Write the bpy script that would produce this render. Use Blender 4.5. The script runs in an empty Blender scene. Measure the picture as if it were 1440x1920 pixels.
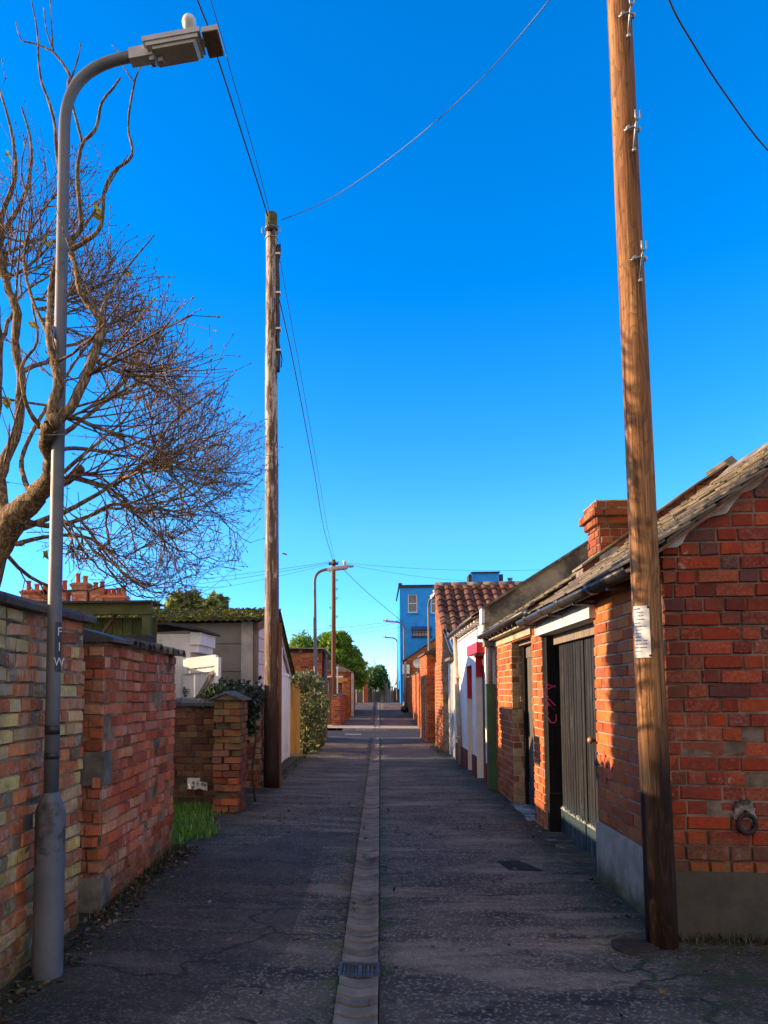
import bpy, bmesh, math, random
from mathutils import Vector, Matrix, noise as mn
V3 = Vector
sc = bpy.context.scene
COL = sc.collection
rad = math.radians
random.seed(7)

# ------------------------------------------------------------------ camera model
F, CX, CY, HY, HX, EYE = 1331.0, 600.0, 1195.0, 1293.0, 712.0, 1.4
TH = math.atan((HY - CY) / F)
PH = math.atan((HX - CX) / F * math.cos(TH))
_ct, _st, _cp, _sp = math.cos(TH), math.sin(TH), math.cos(PH), math.sin(PH)
FW, RT, UP = V3((-_sp*_ct, _cp*_ct, _st)), V3((_cp, _sp, 0)), V3((_sp*_st, -_cp*_st, _ct))

def P(px, py, Y):
    """the place at distance Y down the lane that the survey photograph shows at px, py"""
    d = FW + RT*((px - CX)/F) - UP*((py - CY)/F)
    return V3((0, 0, EYE)) + d*(Y/d.y)

# ------------------------------------------------------------------ mesh builder
class MB:
    def __init__(s):
        s.v, s.f, s.m, s.c, s.sm, s.g = [], [], [], [], [], []
    def add(s, vs, fs, mi=0, col=None, smooth=False):
        b = len(s.v); s.g.append((len(s.v), len(s.f)))
        s.v += [tuple(p) for p in vs]
        if col is None: col = (random.random(), random.random(), random.random())
        for f in fs:
            s.f.append([b + i for i in f]); s.m.append(mi); s.c.append(col); s.sm.append(smooth)
    def hexa(s, p, mi=0, col=None, skip=()):
        # p: 8 points, bottom ring 0-3 then top ring 4-7
        fs = [(3, 2, 1, 0), (4, 5, 6, 7), (0, 1, 5, 4), (1, 2, 6, 5), (2, 3, 7, 6), (3, 0, 4, 7)]
        s.add(p, [f for i, f in enumerate(fs) if i not in skip], mi, col)
    def box(s, x0, x1, y0, y1, z0, z1, mi=0, col=None):
        s.hexa([(x0, y0, z0), (x1, y0, z0), (x1, y1, z0), (x0, y1, z0),
                (x0, y0, z1), (x1, y0, z1), (x1, y1, z1), (x0, y1, z1)], mi, col)
    def obox(s, c, a, b, d, mi=0, col=None):
        # centre and three half vectors
        c, a, b, d = V3(c), V3(a), V3(b), V3(d)
        s.hexa([c-a-b-d, c+a-b-d, c+a+b-d, c-a+b-d, c-a-b+d, c+a-b+d, c+a+b+d, c-a+b+d], mi, col)
    def bar(s, p, q, w, h, mi=0, col=None, up=(0, 0, 1)):
        p, q = V3(p), V3(q); d = q - p; L = d.length; d.normalize()
        side = d.cross(V3(up))
        if side.length < 1e-4: side = V3((1, 0, 0))
        side.normalize(); u = side.cross(d)
        s.obox((p+q)/2, d*(L/2), side*(w/2), u*(h/2), mi, col)
    def prism(s, poly, ext, mi=0, col=None):
        n = len(poly); e = V3(ext)
        vs = [V3(p) for p in poly] + [V3(p) + e for p in poly]
        fs = [tuple(range(n))[::-1], tuple(range(n, 2*n))]
        fs += [(i, (i+1) % n, n+(i+1) % n, n+i) for i in range(n)]
        s.add(vs, fs, mi, col)
    def tube(s, pts, r, n=8, mi=0, col=None, caps=True, smooth=True, wob=0, rng=random):
        pts = [V3(p) for p in pts]
        rs = r if isinstance(r, (list, tuple)) else [r]*len(pts)
        vs = []; ref = None
        for i, p in enumerate(pts):
            a, b = pts[max(0, i-1)], pts[min(len(pts)-1, i+1)]
            d = b - a
            if d.length < 1e-9: d = V3((0, 0, 1))
            d.normalize()
            if ref is None:
                ref = d.orthogonal().normalized()
            ref = ref - d*ref.dot(d)
            if ref.length < 1e-6: ref = d.orthogonal()
            ref.normalize(); o = d.cross(ref)
            for k in range(n):
                t = 2*math.pi*k/n
                w = 1 + (rng.uniform(-wob, wob) if wob else 0)
                vs.append(p + (ref*math.cos(t) + o*math.sin(t))*rs[i]*w)
        fs = []
        for i in range(len(pts)-1):
            for k in range(n):
                fs.append((i*n+k, i*n+(k+1) % n, (i+1)*n+(k+1) % n, (i+1)*n+k))
        s.add(vs, fs, mi, col, smooth)
        if caps:
            b = len(s.v) - len(vs)
            for ring in (list(range(n))[::-1], list(range((len(pts)-1)*n, len(pts)*n))):
                s.f.append([b+i for i in ring]); s.m.append(mi); s.c.append(s.c[-1]); s.sm.append(False)
    def disc_prism(s, c, axis, r, h, n=16, mi=0, col=None):
        c = V3(c); a = V3(axis).normalized()
        s.tube([c, c + a*h], r, n, mi, col, True, True)
    def each(s, name, mats, parent=None, label=None):
        """one object for every shape added"""
        ends = s.g[1:] + [(len(s.v), len(s.f))]
        for (v0, f0), (v1, f1) in zip(s.g, ends):
            q = MB(); q.v = s.v[v0:v1]; q.f = [[i - v0 for i in f] for f in s.f[f0:f1]]
            q.m, q.c, q.sm = s.m[f0:f1], s.c[f0:f1], s.sm[f0:f1]
            q.build(name, mats, parent, label)
    def build(s, name, mats, parent=None, label=None, recalc=True):
        me = bpy.data.meshes.new(name)
        off = V3((0, 0, 0)); q = parent
        while q is not None:
            off += q.location; q = q.parent
        me.from_pydata([tuple(V3(p) - off) for p in s.v], [], s.f)
        for m in (mats if isinstance(mats, (list, tuple)) else [mats]): me.materials.append(m)
        me.polygons.foreach_set('material_index', s.m)
        me.polygons.foreach_set('use_smooth', s.sm)
        at = me.attributes.new('rnd', 'FLOAT_COLOR', 'FACE')
        at.data.foreach_set('color', [x for c in s.c for x in (c[0], c[1], c[2], 1.0)])
        if recalc:
            bm = bmesh.new(); bm.from_mesh(me); bmesh.ops.recalc_face_normals(bm, faces=bm.faces[:]); bm.to_mesh(me); bm.free()
        me.update()
        o = bpy.data.objects.new(name, me); COL.objects.link(o)
        if parent is not None: o.parent = parent
        if label: o['label'] = label
        return o

def tag(o, label, cat, group=None, kind=None):
    if label: o['label'] = label
    if cat: o['category'] = cat
    if group: o['group'] = group
    if kind: o['kind'] = kind
    return o
def thing(name, label, cat, loc, group=None):
    o = bpy.data.objects.new(name, None); COL.objects.link(o)
    o.location = loc; o.empty_display_size = .1
    return tag(o, label, cat, group)
def struct(o, label=None):
    o['kind'] = 'structure'
    if label: o['label'] = label
    return o

# ------------------------------------------------------------------ materials
class N:
    def __init__(s, name):
        s.mat = bpy.data.materials.new(name); s.mat.use_nodes = True
        s.t = s.mat.node_tree; s.t.nodes.clear()
        s.out = s.n('ShaderNodeOutputMaterial'); s.b = s.n('ShaderNodeBsdfPrincipled')
        s.l(s.b.outputs[0], s.out.inputs[0])
        s.b.inputs['Roughness'].default_value = .85
        s.b.inputs['Specular IOR Level'].default_value = .25
        tc = s.n('ShaderNodeTexCoord'); s.obj = tc.outputs['Object']
        s._geo = None
    def n(s, t, **k):
        x = s.t.nodes.new(t)
        for a, b in k.items(): setattr(x, a, b)
        return x
    def l(s, a, b): s.t.links.new(a, b)
    def set(s, sock, v):
        if hasattr(v, 'links') or hasattr(v, 'is_linked'): s.l(v, sock)
        else:
            if isinstance(v, (tuple, list)) and len(v) == 3 and sock.type == 'RGBA': v = (*v, 1)
            sock.default_value = v
    def map(s, scale, vec=None, loc=(0, 0, 0)):
        m = s.n('ShaderNodeMapping'); s.l(vec or s.obj, m.inputs[0])
        m.inputs['Scale'].default_value = scale if isinstance(scale, tuple) else (scale,)*3
        m.inputs['Location'].default_value = loc
        return m.outputs[0]
    def noise(s, scale, detail=4, rough=.55, vec=None, dist=0, loc=(0, 0, 0)):
        x = s.n('ShaderNodeTexNoise')
        s.l(s.map(scale, vec, loc), x.inputs['Vector'])
        x.inputs['Scale'].default_value = 1; x.inputs['Detail'].default_value = detail
        x.inputs['Roughness'].default_value = rough; x.inputs['Distortion'].default_value = dist
        return x.outputs[0]
    def ramp(s, v, lo, hi, a=0, b=1):
        x = s.n('ShaderNodeMapRange'); x.clamp = True; x.interpolation_type = 'SMOOTHSTEP'
        s.set(x.inputs[0], v); x.inputs[1].default_value = lo; x.inputs[2].default_value = hi
        x.inputs[3].default_value = a; x.inputs[4].default_value = b
        return x.outputs[0]
    def mix(s, fac, a, b, mode='MIX'):
        x = s.n('ShaderNodeMix', data_type='RGBA', blend_type=mode)
        s.set(x.inputs[0], fac); s.set(x.inputs[6], a); s.set(x.inputs[7], b)
        return x.outputs[2]
    def math(s, op, a, b=0.0, clamp=False):
        x = s.n('ShaderNodeMath', operation=op, use_clamp=clamp); s.set(x.inputs[0], a); s.set(x.inputs[1], b)
        return x.outputs[0]
    def scale(s, col, f):
        x = s.n('ShaderNodeVectorMath', operation='SCALE'); s.l(col, x.inputs[0]); s.set(x.inputs['Scale'], f)
        return x.outputs[0]
    def xyz(s, vec=None):
        x = s.n('ShaderNodeSeparateXYZ'); s.l(vec or s.obj, x.inputs[0]); return x.outputs
    def rnd(s):
        a = s.n('ShaderNodeAttribute', attribute_name='rnd'); x = s.n('ShaderNodeSeparateColor'); s.l(a.outputs['Color'], x.inputs[0])
        return x.outputs
    def pos(s):
        if s._geo is None: s._geo = s.n('ShaderNodeNewGeometry')
        return s._geo.outputs['Position']
    def steps(s, v, cols):
        r = s.n('ShaderNodeValToRGB'); r.color_ramp.interpolation = 'CONSTANT'
        e = r.color_ramp.elements
        while len(e) < len(cols): e.new(.5)
        for i, c in enumerate(cols):
            e[i].position = i/len(cols); e[i].color = (*c, 1)
        s.set(r.inputs[0], v); return r.outputs[0]
    def bump(s, h, strength=.4, dist=.01):
        x = s.n('ShaderNodeBump'); x.inputs['Strength'].default_value = strength; x.inputs['Distance'].default_value = dist
        s.l(h, x.inputs['Height']); s.l(x.outputs[0], s.b.inputs['Normal'])
    def done(s, col, rough=.85, spec=.25, metal=0):
        s.set(s.b.inputs['Base Color'], col); s.set(s.b.inputs['Roughness'], rough)
        s.b.inputs['Specular IOR Level'].default_value = spec; s.b.inputs['Metallic'].default_value = metal
        return s.mat

def plain(name, c1, c2=None, scale=6, rough=.8, spec=.25, metal=0, bump=.25, bscale=60, dirt=None, dirt_amt=(.55, .75), var=.25):
    k = N(name)
    c2 = c2 or tuple(x*.7 for x in c1)
    col = k.mix(k.ramp(k.noise(scale, 5, .6), .35, .65), c1, c2)
    r = k.rnd(); col = k.scale(col, k.ramp(r[1], 0, 1, 1-var, 1+var))
    if dirt: col = k.mix(k.ramp(k.noise(scale*.37, 6, .65, loc=(3, 1, 7)), *dirt_amt), col, dirt)
    k.bump(k.noise(bscale, 3), bump, .004)
    return k.done(col, rough, spec, metal)

def brick_mat(name, pal, stain=(.05, .04, .035), stain_amt=.5, streak=None, streak_lo=.6, moss=None, grime=None, rough=.9, smear=None):
    k = N(name); r = k.rnd()
    col = k.steps(r[0], pal)
    col = k.scale(col, k.ramp(r[1], 0, 1, .80, 1.18))
    col = k.mix(k.ramp(k.noise(26, 6, .7), .3, .75, 0, .55), col, k.scale(col, .5))
    p = k.pos()
    # chipped, weathered face of a brick: noise offset by the brick's own random number
    f = k.math('ADD', k.noise(55, 5, .7), k.math('MULTIPLY', r[2], .22))
    col = k.mix(k.ramp(f, .62, .8, 0, .28), col, (.30, .22, .16))
    if streak:
        sn = k.noise((38, 38, 5), 4, .6, vec=p)
        big = k.noise(1.3, 3, .6, vec=p)
        sf = k.math('MULTIPLY', k.ramp(sn, .5, .62), k.math('MULTIPLY', k.ramp(k.math('ADD', big, k.math('MULTIPLY', r[2], .25)), streak_lo, streak_lo+.15), .85))
        col = k.mix(sf, col, streak)
    col = k.mix(k.ramp(k.noise(2.6, 8, .74, vec=p, loc=(2, 5, 1)), .47, .68, 0, stain_amt), col, stain)
    if smear:
        sm = k.math('ADD', k.noise(6, 7, .72, vec=p, loc=(8, 2, 4)), k.math('MULTIPLY', k.noise(48, 4, .7, vec=p), .35))
        col = k.mix(k.ramp(sm, smear[1], smear[1]+.07, 0, smear[2]), col, smear[0])
    if grime:   # damp, blackened lower courses (z0 -> z1)
        z = k.xyz(p)[2]
        g = k.math('ADD', z, k.math('MULTIPLY', k.math('SUBTRACT', k.noise(3, 5, .6, vec=p), .5), 1.1))
        col = k.mix(k.ramp(g, grime[0], grime[1], grime[2], 0), col, grime[3])
    if moss:
        mz = k.math('ADD', k.xyz(p)[2], k.math('MULTIPLY', k.noise(4, 6, .7, vec=p), 1.0))
        col = k.mix(k.math('MULTIPLY', k.ramp(mz, moss[1], moss[0], 0, .75), k.ramp(k.noise(14, 5, .7, vec=p), .42, .6)), col, moss[2])
    k.bump(k.math('ADD', k.noise(90, 5, .7), k.math('MULTIPLY', k.noise(24, 3), .8)), .75, .006)
    return k.done(col, rough, .15)

def wood_mat(name, dark, mid, light, sc=(40, 40, 1.6), rough=.75, bump=.5, spec=.25, peel=None, low=None, var=.2, dist=1.2):
    k = N(name); r = k.rnd()
    g = k.noise(sc, 6, .65, dist=dist)
    w = k.noise((sc[0]*.25, sc[1]*.25, sc[2]*.6), 3, .5, dist=2.5, loc=(4, 2, 9))
    col = k.mix(k.ramp(w, .32, .66), mid, light)
    col = k.mix(k.ramp(g, .5, .7, 0, .85), col, dark)
    col = k.scale(col, k.ramp(r[1], 0, 1, 1-var, 1+var))
    if peel:
        col = k.mix(k.math('MULTIPLY', k.ramp(k.math('SUBTRACT', k.noise((20, 20, 3.2), 6, .7, loc=(7, 7, 0)), k.ramp(k.xyz(k.pos())[2], 2.5, 6.5, .12, .02)), .43, .50), peel[1]), col, peel[0])
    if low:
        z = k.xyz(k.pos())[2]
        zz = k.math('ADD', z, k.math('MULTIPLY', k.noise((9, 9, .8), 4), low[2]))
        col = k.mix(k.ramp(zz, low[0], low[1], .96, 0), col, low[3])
    if sc[0] > 20 and sc[2] < 1.15:
        cr = k.noise((62, 62, 1.3), 5, .7, loc=(11, 3, 5)); col = k.mix(k.ramp(cr, .60, .66, 0, .8), col, dark)
        kn = k.noise((7, 7, 2.2), 4, .6, dist=2.2, loc=(2, 9, 4)); col = k.mix(k.ramp(kn, .60, .68, 0, .6), col, dark)
        rg = k.math('FRACT', k.math('MULTIPLY', k.noise((9, 9, 1.6), 2, .4, dist=1.2, loc=(6, 6, 6)), 9.0)); col = k.mix(k.ramp(rg, .5, .95, 0, .45), col, dark)
        g = k.math('SUBTRACT', g, k.math('MULTIPLY', k.ramp(cr, .56, .64), 1.2))
    k.bump(k.math('ADD', g, k.math('MULTIPLY', w, 1.5)), bump, .006)
    return k.done(col, rough, spec)

M = {}
REDS = [(.40, .10, .04), (.45, .13, .045), (.34, .075, .03), (.28, .06, .035), (.47, .155, .055), (.38, .09, .045), (.25, .07, .05), (.42, .11, .035)]
ORNG = [(.47, .125, .032), (.50, .15, .04), (.42, .105, .03), (.46, .12, .036), (.38, .09, .034), (.51, .17, .05)]
OLD = [(2.1*a, 1.95*b, 1.25*c) for a, b, c in [(.29, .10, .065), (.33, .135, .09), (.25, .075, .05), (.36, .22, .15), (.30, .085, .05), (.37, .27, .14), (.20, .07, .055), (.32, .25, .12), (.34, .12, .07), (.13, .10, .085), (.36, .25, .18), (.31, .10, .06)]]
OLD2 = [(1.9*a, 1.6*b, 1.2*c) for a, b, c in [(.29, .10, .065), (.33, .125, .085), (.25, .075, .05), (.34, .17, .12), (.30, .085, .05), (.27, .09, .065), (.20, .07, .055), (.34, .12, .07), (.36, .2, .15), (.31, .10, .06)]]
GABLE = [(.72*a, .62*b, .62*c) for a, b, c in [(.40, .075, .036), (.44, .09, .04), (.32, .06, .035), (.25, .055, .045), (.42, .08, .036), (.46, .11, .045), (.26, .075, .06), (.36, .065, .038), (.40, .09, .045), (.30, .055, .04), (.36, .08, .04), (.17, .075, .07), (.31, .095, .055)]]
SOOT = (.028, .024, .022)
M['br_old'] = brick_mat('old_garden_brick', OLD, streak=(.50, .39, .24), streak_lo=.58, stain_amt=.5, moss=(.6, 1.3, (.10, .095, .03)), grime=(-.1, .6, .6, SOOT), smear=((.42, .325, .215), .70, .7))
M['br_old2'] = brick_mat('patched_garden_brick', OLD2, streak=(.5, .42, .36), streak_lo=.6, stain_amt=.4, moss=(.5, .9, (.10, .085, .03)), grime=(-.15, .45, .6, SOOT), smear=((.40, .27, .19), .78, .55))
M['br_dark'] = brick_mat('dark_brick', [(.17, .07, .045), (.21, .085, .05), (.13, .055, .04), (.24, .12, .075), (.19, .10, .065), (.11, .06, .05)], stain_amt=.6, grime=(-.1, .5, .6, SOOT))  # palette of darker, browner bricks
M['br_red'] = brick_mat('red_brick', REDS, stain_amt=.35, stain=(.09, .045, .03))
M['br_or'] = brick_mat('orange_brick', ORNG, stain_amt=.3, stain=(.16, .06, .03), grime=(0.2, 1.0, .35, (.10, .045, .03)))
M['br_gab'] = brick_mat('gable_brick', GABLE, stain_amt=.7, stain=(.075, .042, .034), streak=(.34, .24, .19), streak_lo=.72, smear=((.36, .29, .24), .80, .65), moss=(.75, 1.15, (.12, .10, .03)))
M['br_chim'] = brick_mat('chimney_brick', [(.8*a, .8*b, .8*c) for a, b, c in REDS], stain_amt=.6, stain=(.07, .045, .035))
M['br_pier'] = brick_mat('crumbling_brick', [(.34, .09, .045), (.27, .065, .04), (.36, .12, .06), (.22, .07, .05), (.30, .14, .09), (.40, .115, .05), (.17, .07, .05)], stain_amt=.6, smear=((.28, .19, .13), .78, .5), moss=(1.32, 1.05, (.12, .13, .04)))
M['br_yel'] = brick_mat('buff_brick', [(.40, .27, .14), (.44, .31, .17), (.33, .2, .11), (.28, .10, .06), (.38, .25, .15)], stain_amt=.35)
M['br_mix'] = brick_mat('mixed_brick', [(.34, .25, .16), (.24, .07, .045), (.37, .28, .2), (.20, .06, .045), (.33, .22, .14)], stain_amt=.4)
M['mortar'] = plain('lime_mortar', (.40, .31, .20), (.24, .185, .12), 9, .95, .1, bump=.8, bscale=70, dirt=(.05, .045, .035), dirt_amt=(.45, .7))
M['mortar_l'] = plain('pale_mortar', (.42, .36, .29), (.28, .22, .17), 9, .95, .1, bump=.7, bscale=70, dirt=(.10, .07, .05), dirt_amt=(.5, .75))
M['mortar_g'] = plain('gable_mortar', (.25, .20, .165), (.11, .085, .07), 6, .95, .1, bump=.7, bscale=70, dirt=(.09, .07, .055), dirt_amt=(.55, .75))
M['mortar_d'] = plain('black_mortar', (.10, .08, .065), (.2, .17, .14), 9, .95, .1, bump=.7, bscale=70, dirt=(.04, .03, .03), dirt_amt=(.45, .7))
M['coping'] = plain('dark_coping', (.045, .047, .055), (.09, .09, .09), 7, .6, .4, bump=.5, bscale=50, dirt=(.13, .12, .08), dirt_amt=(.55, .72))
M['tile_cop'] = plain('lichen_tile', (.15, .13, .11), (.085, .075, .07), 12, .8, .25, bump=.6, bscale=60, dirt=(.27, .25, .19), dirt_amt=(.5, .68))
M['stone'] = plain('gate_stone', (.19, .18, .15), (.10, .095, .08), 6, .9, .2, bump=.7, bscale=45, dirt=(.05, .05, .035), dirt_amt=(.45, .7))
M['slate'] = plain('roof_slate', (.15, .135, .115), (.09, .085, .08), 9, .7, .3, bump=.5, bscale=60, dirt=(.30, .25, .14), dirt_amt=(.46, .62), var=.35)
M['slate_l'] = plain('weathered_slate', (.19, .155, .11), (.125, .108, .085), 10, .8, .25, bump=.6, bscale=70, dirt=(.25, .21, .12), dirt_amt=(.5, .66), var=.35)
M['pantile'] = plain('brown_pantile', (.15, .065, .042), (.095, .045, .035), 6, .75, .25, bump=.5, bscale=60, dirt=(.20, .14, .075), dirt_amt=(.54, .68), var=.35)
M['render_w'] = plain('white_render', (.80, .77, .72), (.72, .68, .63), 3, .85, .2, bump=.3, bscale=50, dirt=(.55, .50, .44), dirt_amt=(.62, .85), var=.02)
M['render_g'] = plain('grey_render', (.34, .30, .23), (.22, .195, .15), 4, .92, .15, bump=.6, bscale=35, dirt=(.075, .07, .06), dirt_amt=(.45, .62), var=.03)
M['plinth'] = None
M['red_paint'] = plain('red_gloss', (.55, .02, .03), (.45, .015, .025), 4, .4, .5, bump=.1, var=.05)
M['oxblood'] = plain('oxblood_paint', (.14, .018, .018), (.10, .014, .014), 6, .6, .35, bump=.3, var=.1, dirt=(.08, .05, .04), dirt_amt=(.6, .8))
M['green_p'] = plain('green_paint', (.04, .105, .05), (.03, .08, .045), 5, .5, .4, bump=.25, var=.1, dirt=(.03, .04, .03), dirt_amt=(.55, .75))
M['cream'] = plain('cream_paint', (.42, .385, .27), (.33, .29, .18), 7, .7, .3, bump=.4, var=.12, dirt=(.20, .17, .08), dirt_amt=(.5, .7))
M['paleblue'] = plain('pale_paint', (.50, .53, .52), (.42, .44, .42), 7, .65, .3, bump=.4, var=.08, dirt=(.24, .20, .15), dirt_amt=(.55, .72))
M['white_p'] = plain('white_paint', (.86, .85, .82), (.76, .75, .72), 6, .6, .3, bump=.3, var=.06, dirt=(.36, .33, .26), dirt_amt=(.58, .78))
M['pink_p'] = plain('pink_boards', (.78, .62, .55), (.68, .52, .46), 6, .7, .3, bump=.3, var=.08, dirt=(.3, .2, .17), dirt_amt=(.58, .78))
M['conc'] = plain('concrete_panel', (.21, .205, .18), (.16, .155, .13), 3, .9, .2, bump=.4, bscale=55, dirt=(.11, .11, .085), dirt_amt=(.5, .72), var=.08)
M['conc_l'] = plain('concrete_post', (.42, .41, .38), (.33, .32, .29), 5, .9, .2, bump=.4, bscale=55, dirt=(.22, .21, .18), dirt_amt=(.5, .75), var=.06)
M['mossroof'] = plain('mossy_roof', (.065, .068, .022), (.045, .042, .03), 9, .95, .1, bump=1, bscale=45, dirt=(.11, .105, .025), dirt_amt=(.45, .6), var=.1)
M['felt'] = plain('roof_felt', (.035, .035, .04), (.055, .055, .06), 6, .85, .2, bump=.5, var=.1)
M['greenwood'] = plain('green_stained_timber', (.13, .14, .045), (.085, .10, .035), 8, .8, .25, bump=.5, var=.25, dirt=(.10, .11, .05), dirt_amt=(.5, .7))
M['orangewood'] = wood_mat('orange_timber', (.26, .11, .02), (.46, .23, .05), (.55, .30, .08), sc=(45, 45, 2), low=(-.25, .3, .4, (.5, .44, .25)))
M['greywood'] = wood_mat('grey_timber', (.07, .06, .05), (.17, .14, .11), (.25, .2, .15), sc=(45, 45, 2))
M['brownwood'] = wood_mat('brown_timber', (.06, .03, .02), (.13, .07, .045), (.19, .10, .06), sc=(45, 45, 2))
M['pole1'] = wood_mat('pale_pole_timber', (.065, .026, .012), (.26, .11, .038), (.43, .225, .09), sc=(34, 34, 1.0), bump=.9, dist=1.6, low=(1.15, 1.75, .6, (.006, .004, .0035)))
M['pole2'] = wood_mat('flaking_pole_timber', (.022, .012, .010), (.11, .05, .025), (.19, .09, .04), sc=(22, 22, .9), bump=.9, spec=.4, rough=.55, peel=((.46, .38, .31), .9), low=(1.0, 2.6, .8, (.03, .012, .011)))
M['pole3'] = wood_mat('brown_pole_timber', (.05, .026, .02), (.13, .05, .028), (.19, .085, .045), sc=(30, 30, 1.2), bump=.4)
M['polecap'] = plain('algae_timber', (.10, .10, .035), (.06, .062, .03), 14, .9, .2, bump=.6, var=.05)
M['lampgrey'] = plain('grey_column_paint', (.13, .134, .145), (.095, .10, .11), 5, .5, .45, bump=.25, bscale=30, var=.02, dirt=(.045, .04, .04), dirt_amt=(.57, .63))
M['lamphead'] = plain('lantern_casting', (.48, .475, .45), (.40, .39, .37), 5, .5, .4, bump=.15, var=.04, dirt=(.13, .12, .09), dirt_amt=(.58, .75))
M['lampglass'] = plain('lantern_bowl', (.34, .31, .26), (.27, .245, .2), 9, .35, .5, bump=.1, var=.02)
M['cell'] = plain('photocell_dome', (.66, .65, .6), (.55, .54, .5), 8, .4, .5, bump=.1, var=.02)
M['black'] = plain('black_plastic', (.016, .016, .018), (.028, .028, .03), 8, .45, .5, bump=.2, var=.1)
M['gutter'] = plain('black_gutter', (.018, .017, .017), (.035, .032, .03), 9, .42, .5, bump=.3, var=.1, dirt=(.11, .09, .07), dirt_amt=(.56, .75))
M['pipe'] = plain('beige_pipe', (.46, .40, .31), (.36, .31, .24), 6, .6, .35, bump=.2, var=.05)
M['greypipe'] = plain('grey_pipe', (.30, .29, .27), (.22, .21, .19), 6, .6, .35, bump=.2, var=.05)
M['galv'] = plain('galvanised_steel', (.34, .35, .34), (.24, .25, .24), 14, .45, .5, .6, bump=.2, var=.1)
M['steel'] = plain('worn_cast_iron', (.10, .095, .09), (.05, .047, .045), 60, .6, .4, .2, bump=.4, var=.3)
M['plate'] = plain('brown_plate', (.17, .125, .09), (.11, .08, .06), 20, .7, .3, bump=.3, var=.1)
M['iron'] = plain('rusty_iron', (.022, .018, .017), (.036, .025, .02), 20, .75, .3, bump=.5, var=.1)
M['brass'] = plain('copper_knob', (.42, .20, .10), (.30, .14, .07), 15, .4, .5, .3, bump=.2, var=.05)
M['white_pl'] = plain('white_plate', (.74, .74, .71), (.64, .64, .6), 11, .5, .4, bump=.15, var=.02, dirt=(.45, .43, .37), dirt_amt=(.6, .8))
M['ink'] = plain('dark_ink', (.13, .13, .135), (.18, .18, .18), 10, .8, .2, bump=0, var=.05)
M['stick_w'] = plain('sticker_white', (.62, .62, .62), (.5, .5, .5), 60, .6, .3, bump=0, var=.02)
M['pink_spray'] = plain('pink_spray', (.90, .10, .24), (.8, .08, .2), 40, .8, .2, bump=0, var=.03)
M['blue'] = plain('blue_painted_wall', (.02, .27, .80), (.025, .31, .84), 2.5, .8, .25, bump=.5, bscale=25, dirt=(.03, .17, .52), dirt_amt=(.52, .75), var=.05)
M['blue_d'] = plain('dark_blue_trim', (.008, .03, .16), (.01, .04, .18), 5, .5, .4, bump=.1)
M['glass'] = plain('window_glass', (.10, .14, .17), (.16, .2, .22), 2, .12, .6, bump=.02, var=.1)
M['glass_y'] = plain('frosted_panes', (.50, .46, .33), (.4, .37, .27), 5, .3, .5, bump=.05, var=.1)
M['terra'] = plain('terracotta', (.46, .12, .04), (.38, .09, .03), 8, .8, .25, bump=.4, var=.15)
M['terrawall'] = plain('orange_render', (.48, .10, .035), (.40, .08, .03), 3, .8, .25, bump=.3, var=.03)
M['line'] = plain('road_paint', (.75, .75, .72), (.55, .55, .52), 14, .7, .3, bump=.3, var=.02)
M['paving'] = plain('pale_paving', (.42, .36, .28), (.34, .29, .23), 2, .9, .2, bump=.4, bscale=30, var=.1)
M['kerb'] = plain('kerb_stone', (.33, .31, .28), (.24, .22, .2), 8, .9, .2, bump=.5, var=.2)
M['earth'] = plain('garden_earth', (.055, .05, .025), (.04, .05, .02), 2, .95, .1, bump=.8, bscale=12, var=0)
M['roadtar'] = plain('street_tarmac', (.035, .033, .032), (.028, .027, .027), 3, .9, .25, bump=.6, bscale=60, var=0)
M['leafbrown'] = plain('dead_leaves', (.12, .085, .05), (.07, .05, .03), 30, .8, .25, bump=.2, var=.7)
M['bird'] = plain('gull_feathers', (.06, .06, .065), (.04, .04, .04), 30, .8, .2, bump=0)

def leaf_mat(name, a, b, c, trans=.25, rough=.5, spec=.35):
    k = N(name); r = k.rnd()
    col = k.mix(k.ramp(r[0], .1, .9), a, b); col = k.mix(k.ramp(r[2], .82, .95), col, c)
    col = k.scale(col, k.ramp(r[1], 0, 1, .65, 1.35))
    k.done(col, rough, spec)
    tr = k.n('ShaderNodeBsdfTranslucent'); k.l(k.scale(col, 1.2), tr.inputs[0])
    mx = k.n('ShaderNodeMixShader'); mx.inputs[0].default_value = trans
    k.l(k.b.outputs[0], mx.inputs[1]); k.l(tr.outputs[0], mx.inputs[2]); k.l(mx.outputs[0], k.out.inputs[0])
    return k.mat
M['lf_con'] = leaf_mat('conifer_sprays', (.10, .21, .025), (.19, .34, .035), (.28, .42, .06), .4)
M['lf_ivy'] = leaf_mat('ivy_leaves', (.08, .105, .04), (.14, .165, .065), (.42, .40, .17))
M['lf_ivyd'] = leaf_mat('dark_ivy_leaves', (.018, .035, .02), (.035, .06, .03), (.08, .11, .05))
M['lf_bush'] = leaf_mat('laurel_leaves', (.11, .16, .035), (.19, .24, .05), (.34, .34, .1), .35)
M['lf_hedge'] = leaf_mat('hedge_leaves', (.04, .09, .02), (.08, .15, .025), (.22, .32, .05), .35)
M['grass'] = leaf_mat('grass_blades', (.07, .21, .02), (.12, .30, .03), (.3, .34, .1))
M['lf_yel'] = leaf_mat('yellow_leaves', (.30, .28, .03), (.40, .32, .05), (.22, .2, .04))
M['bark'] = None; M['twig'] = None
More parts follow.
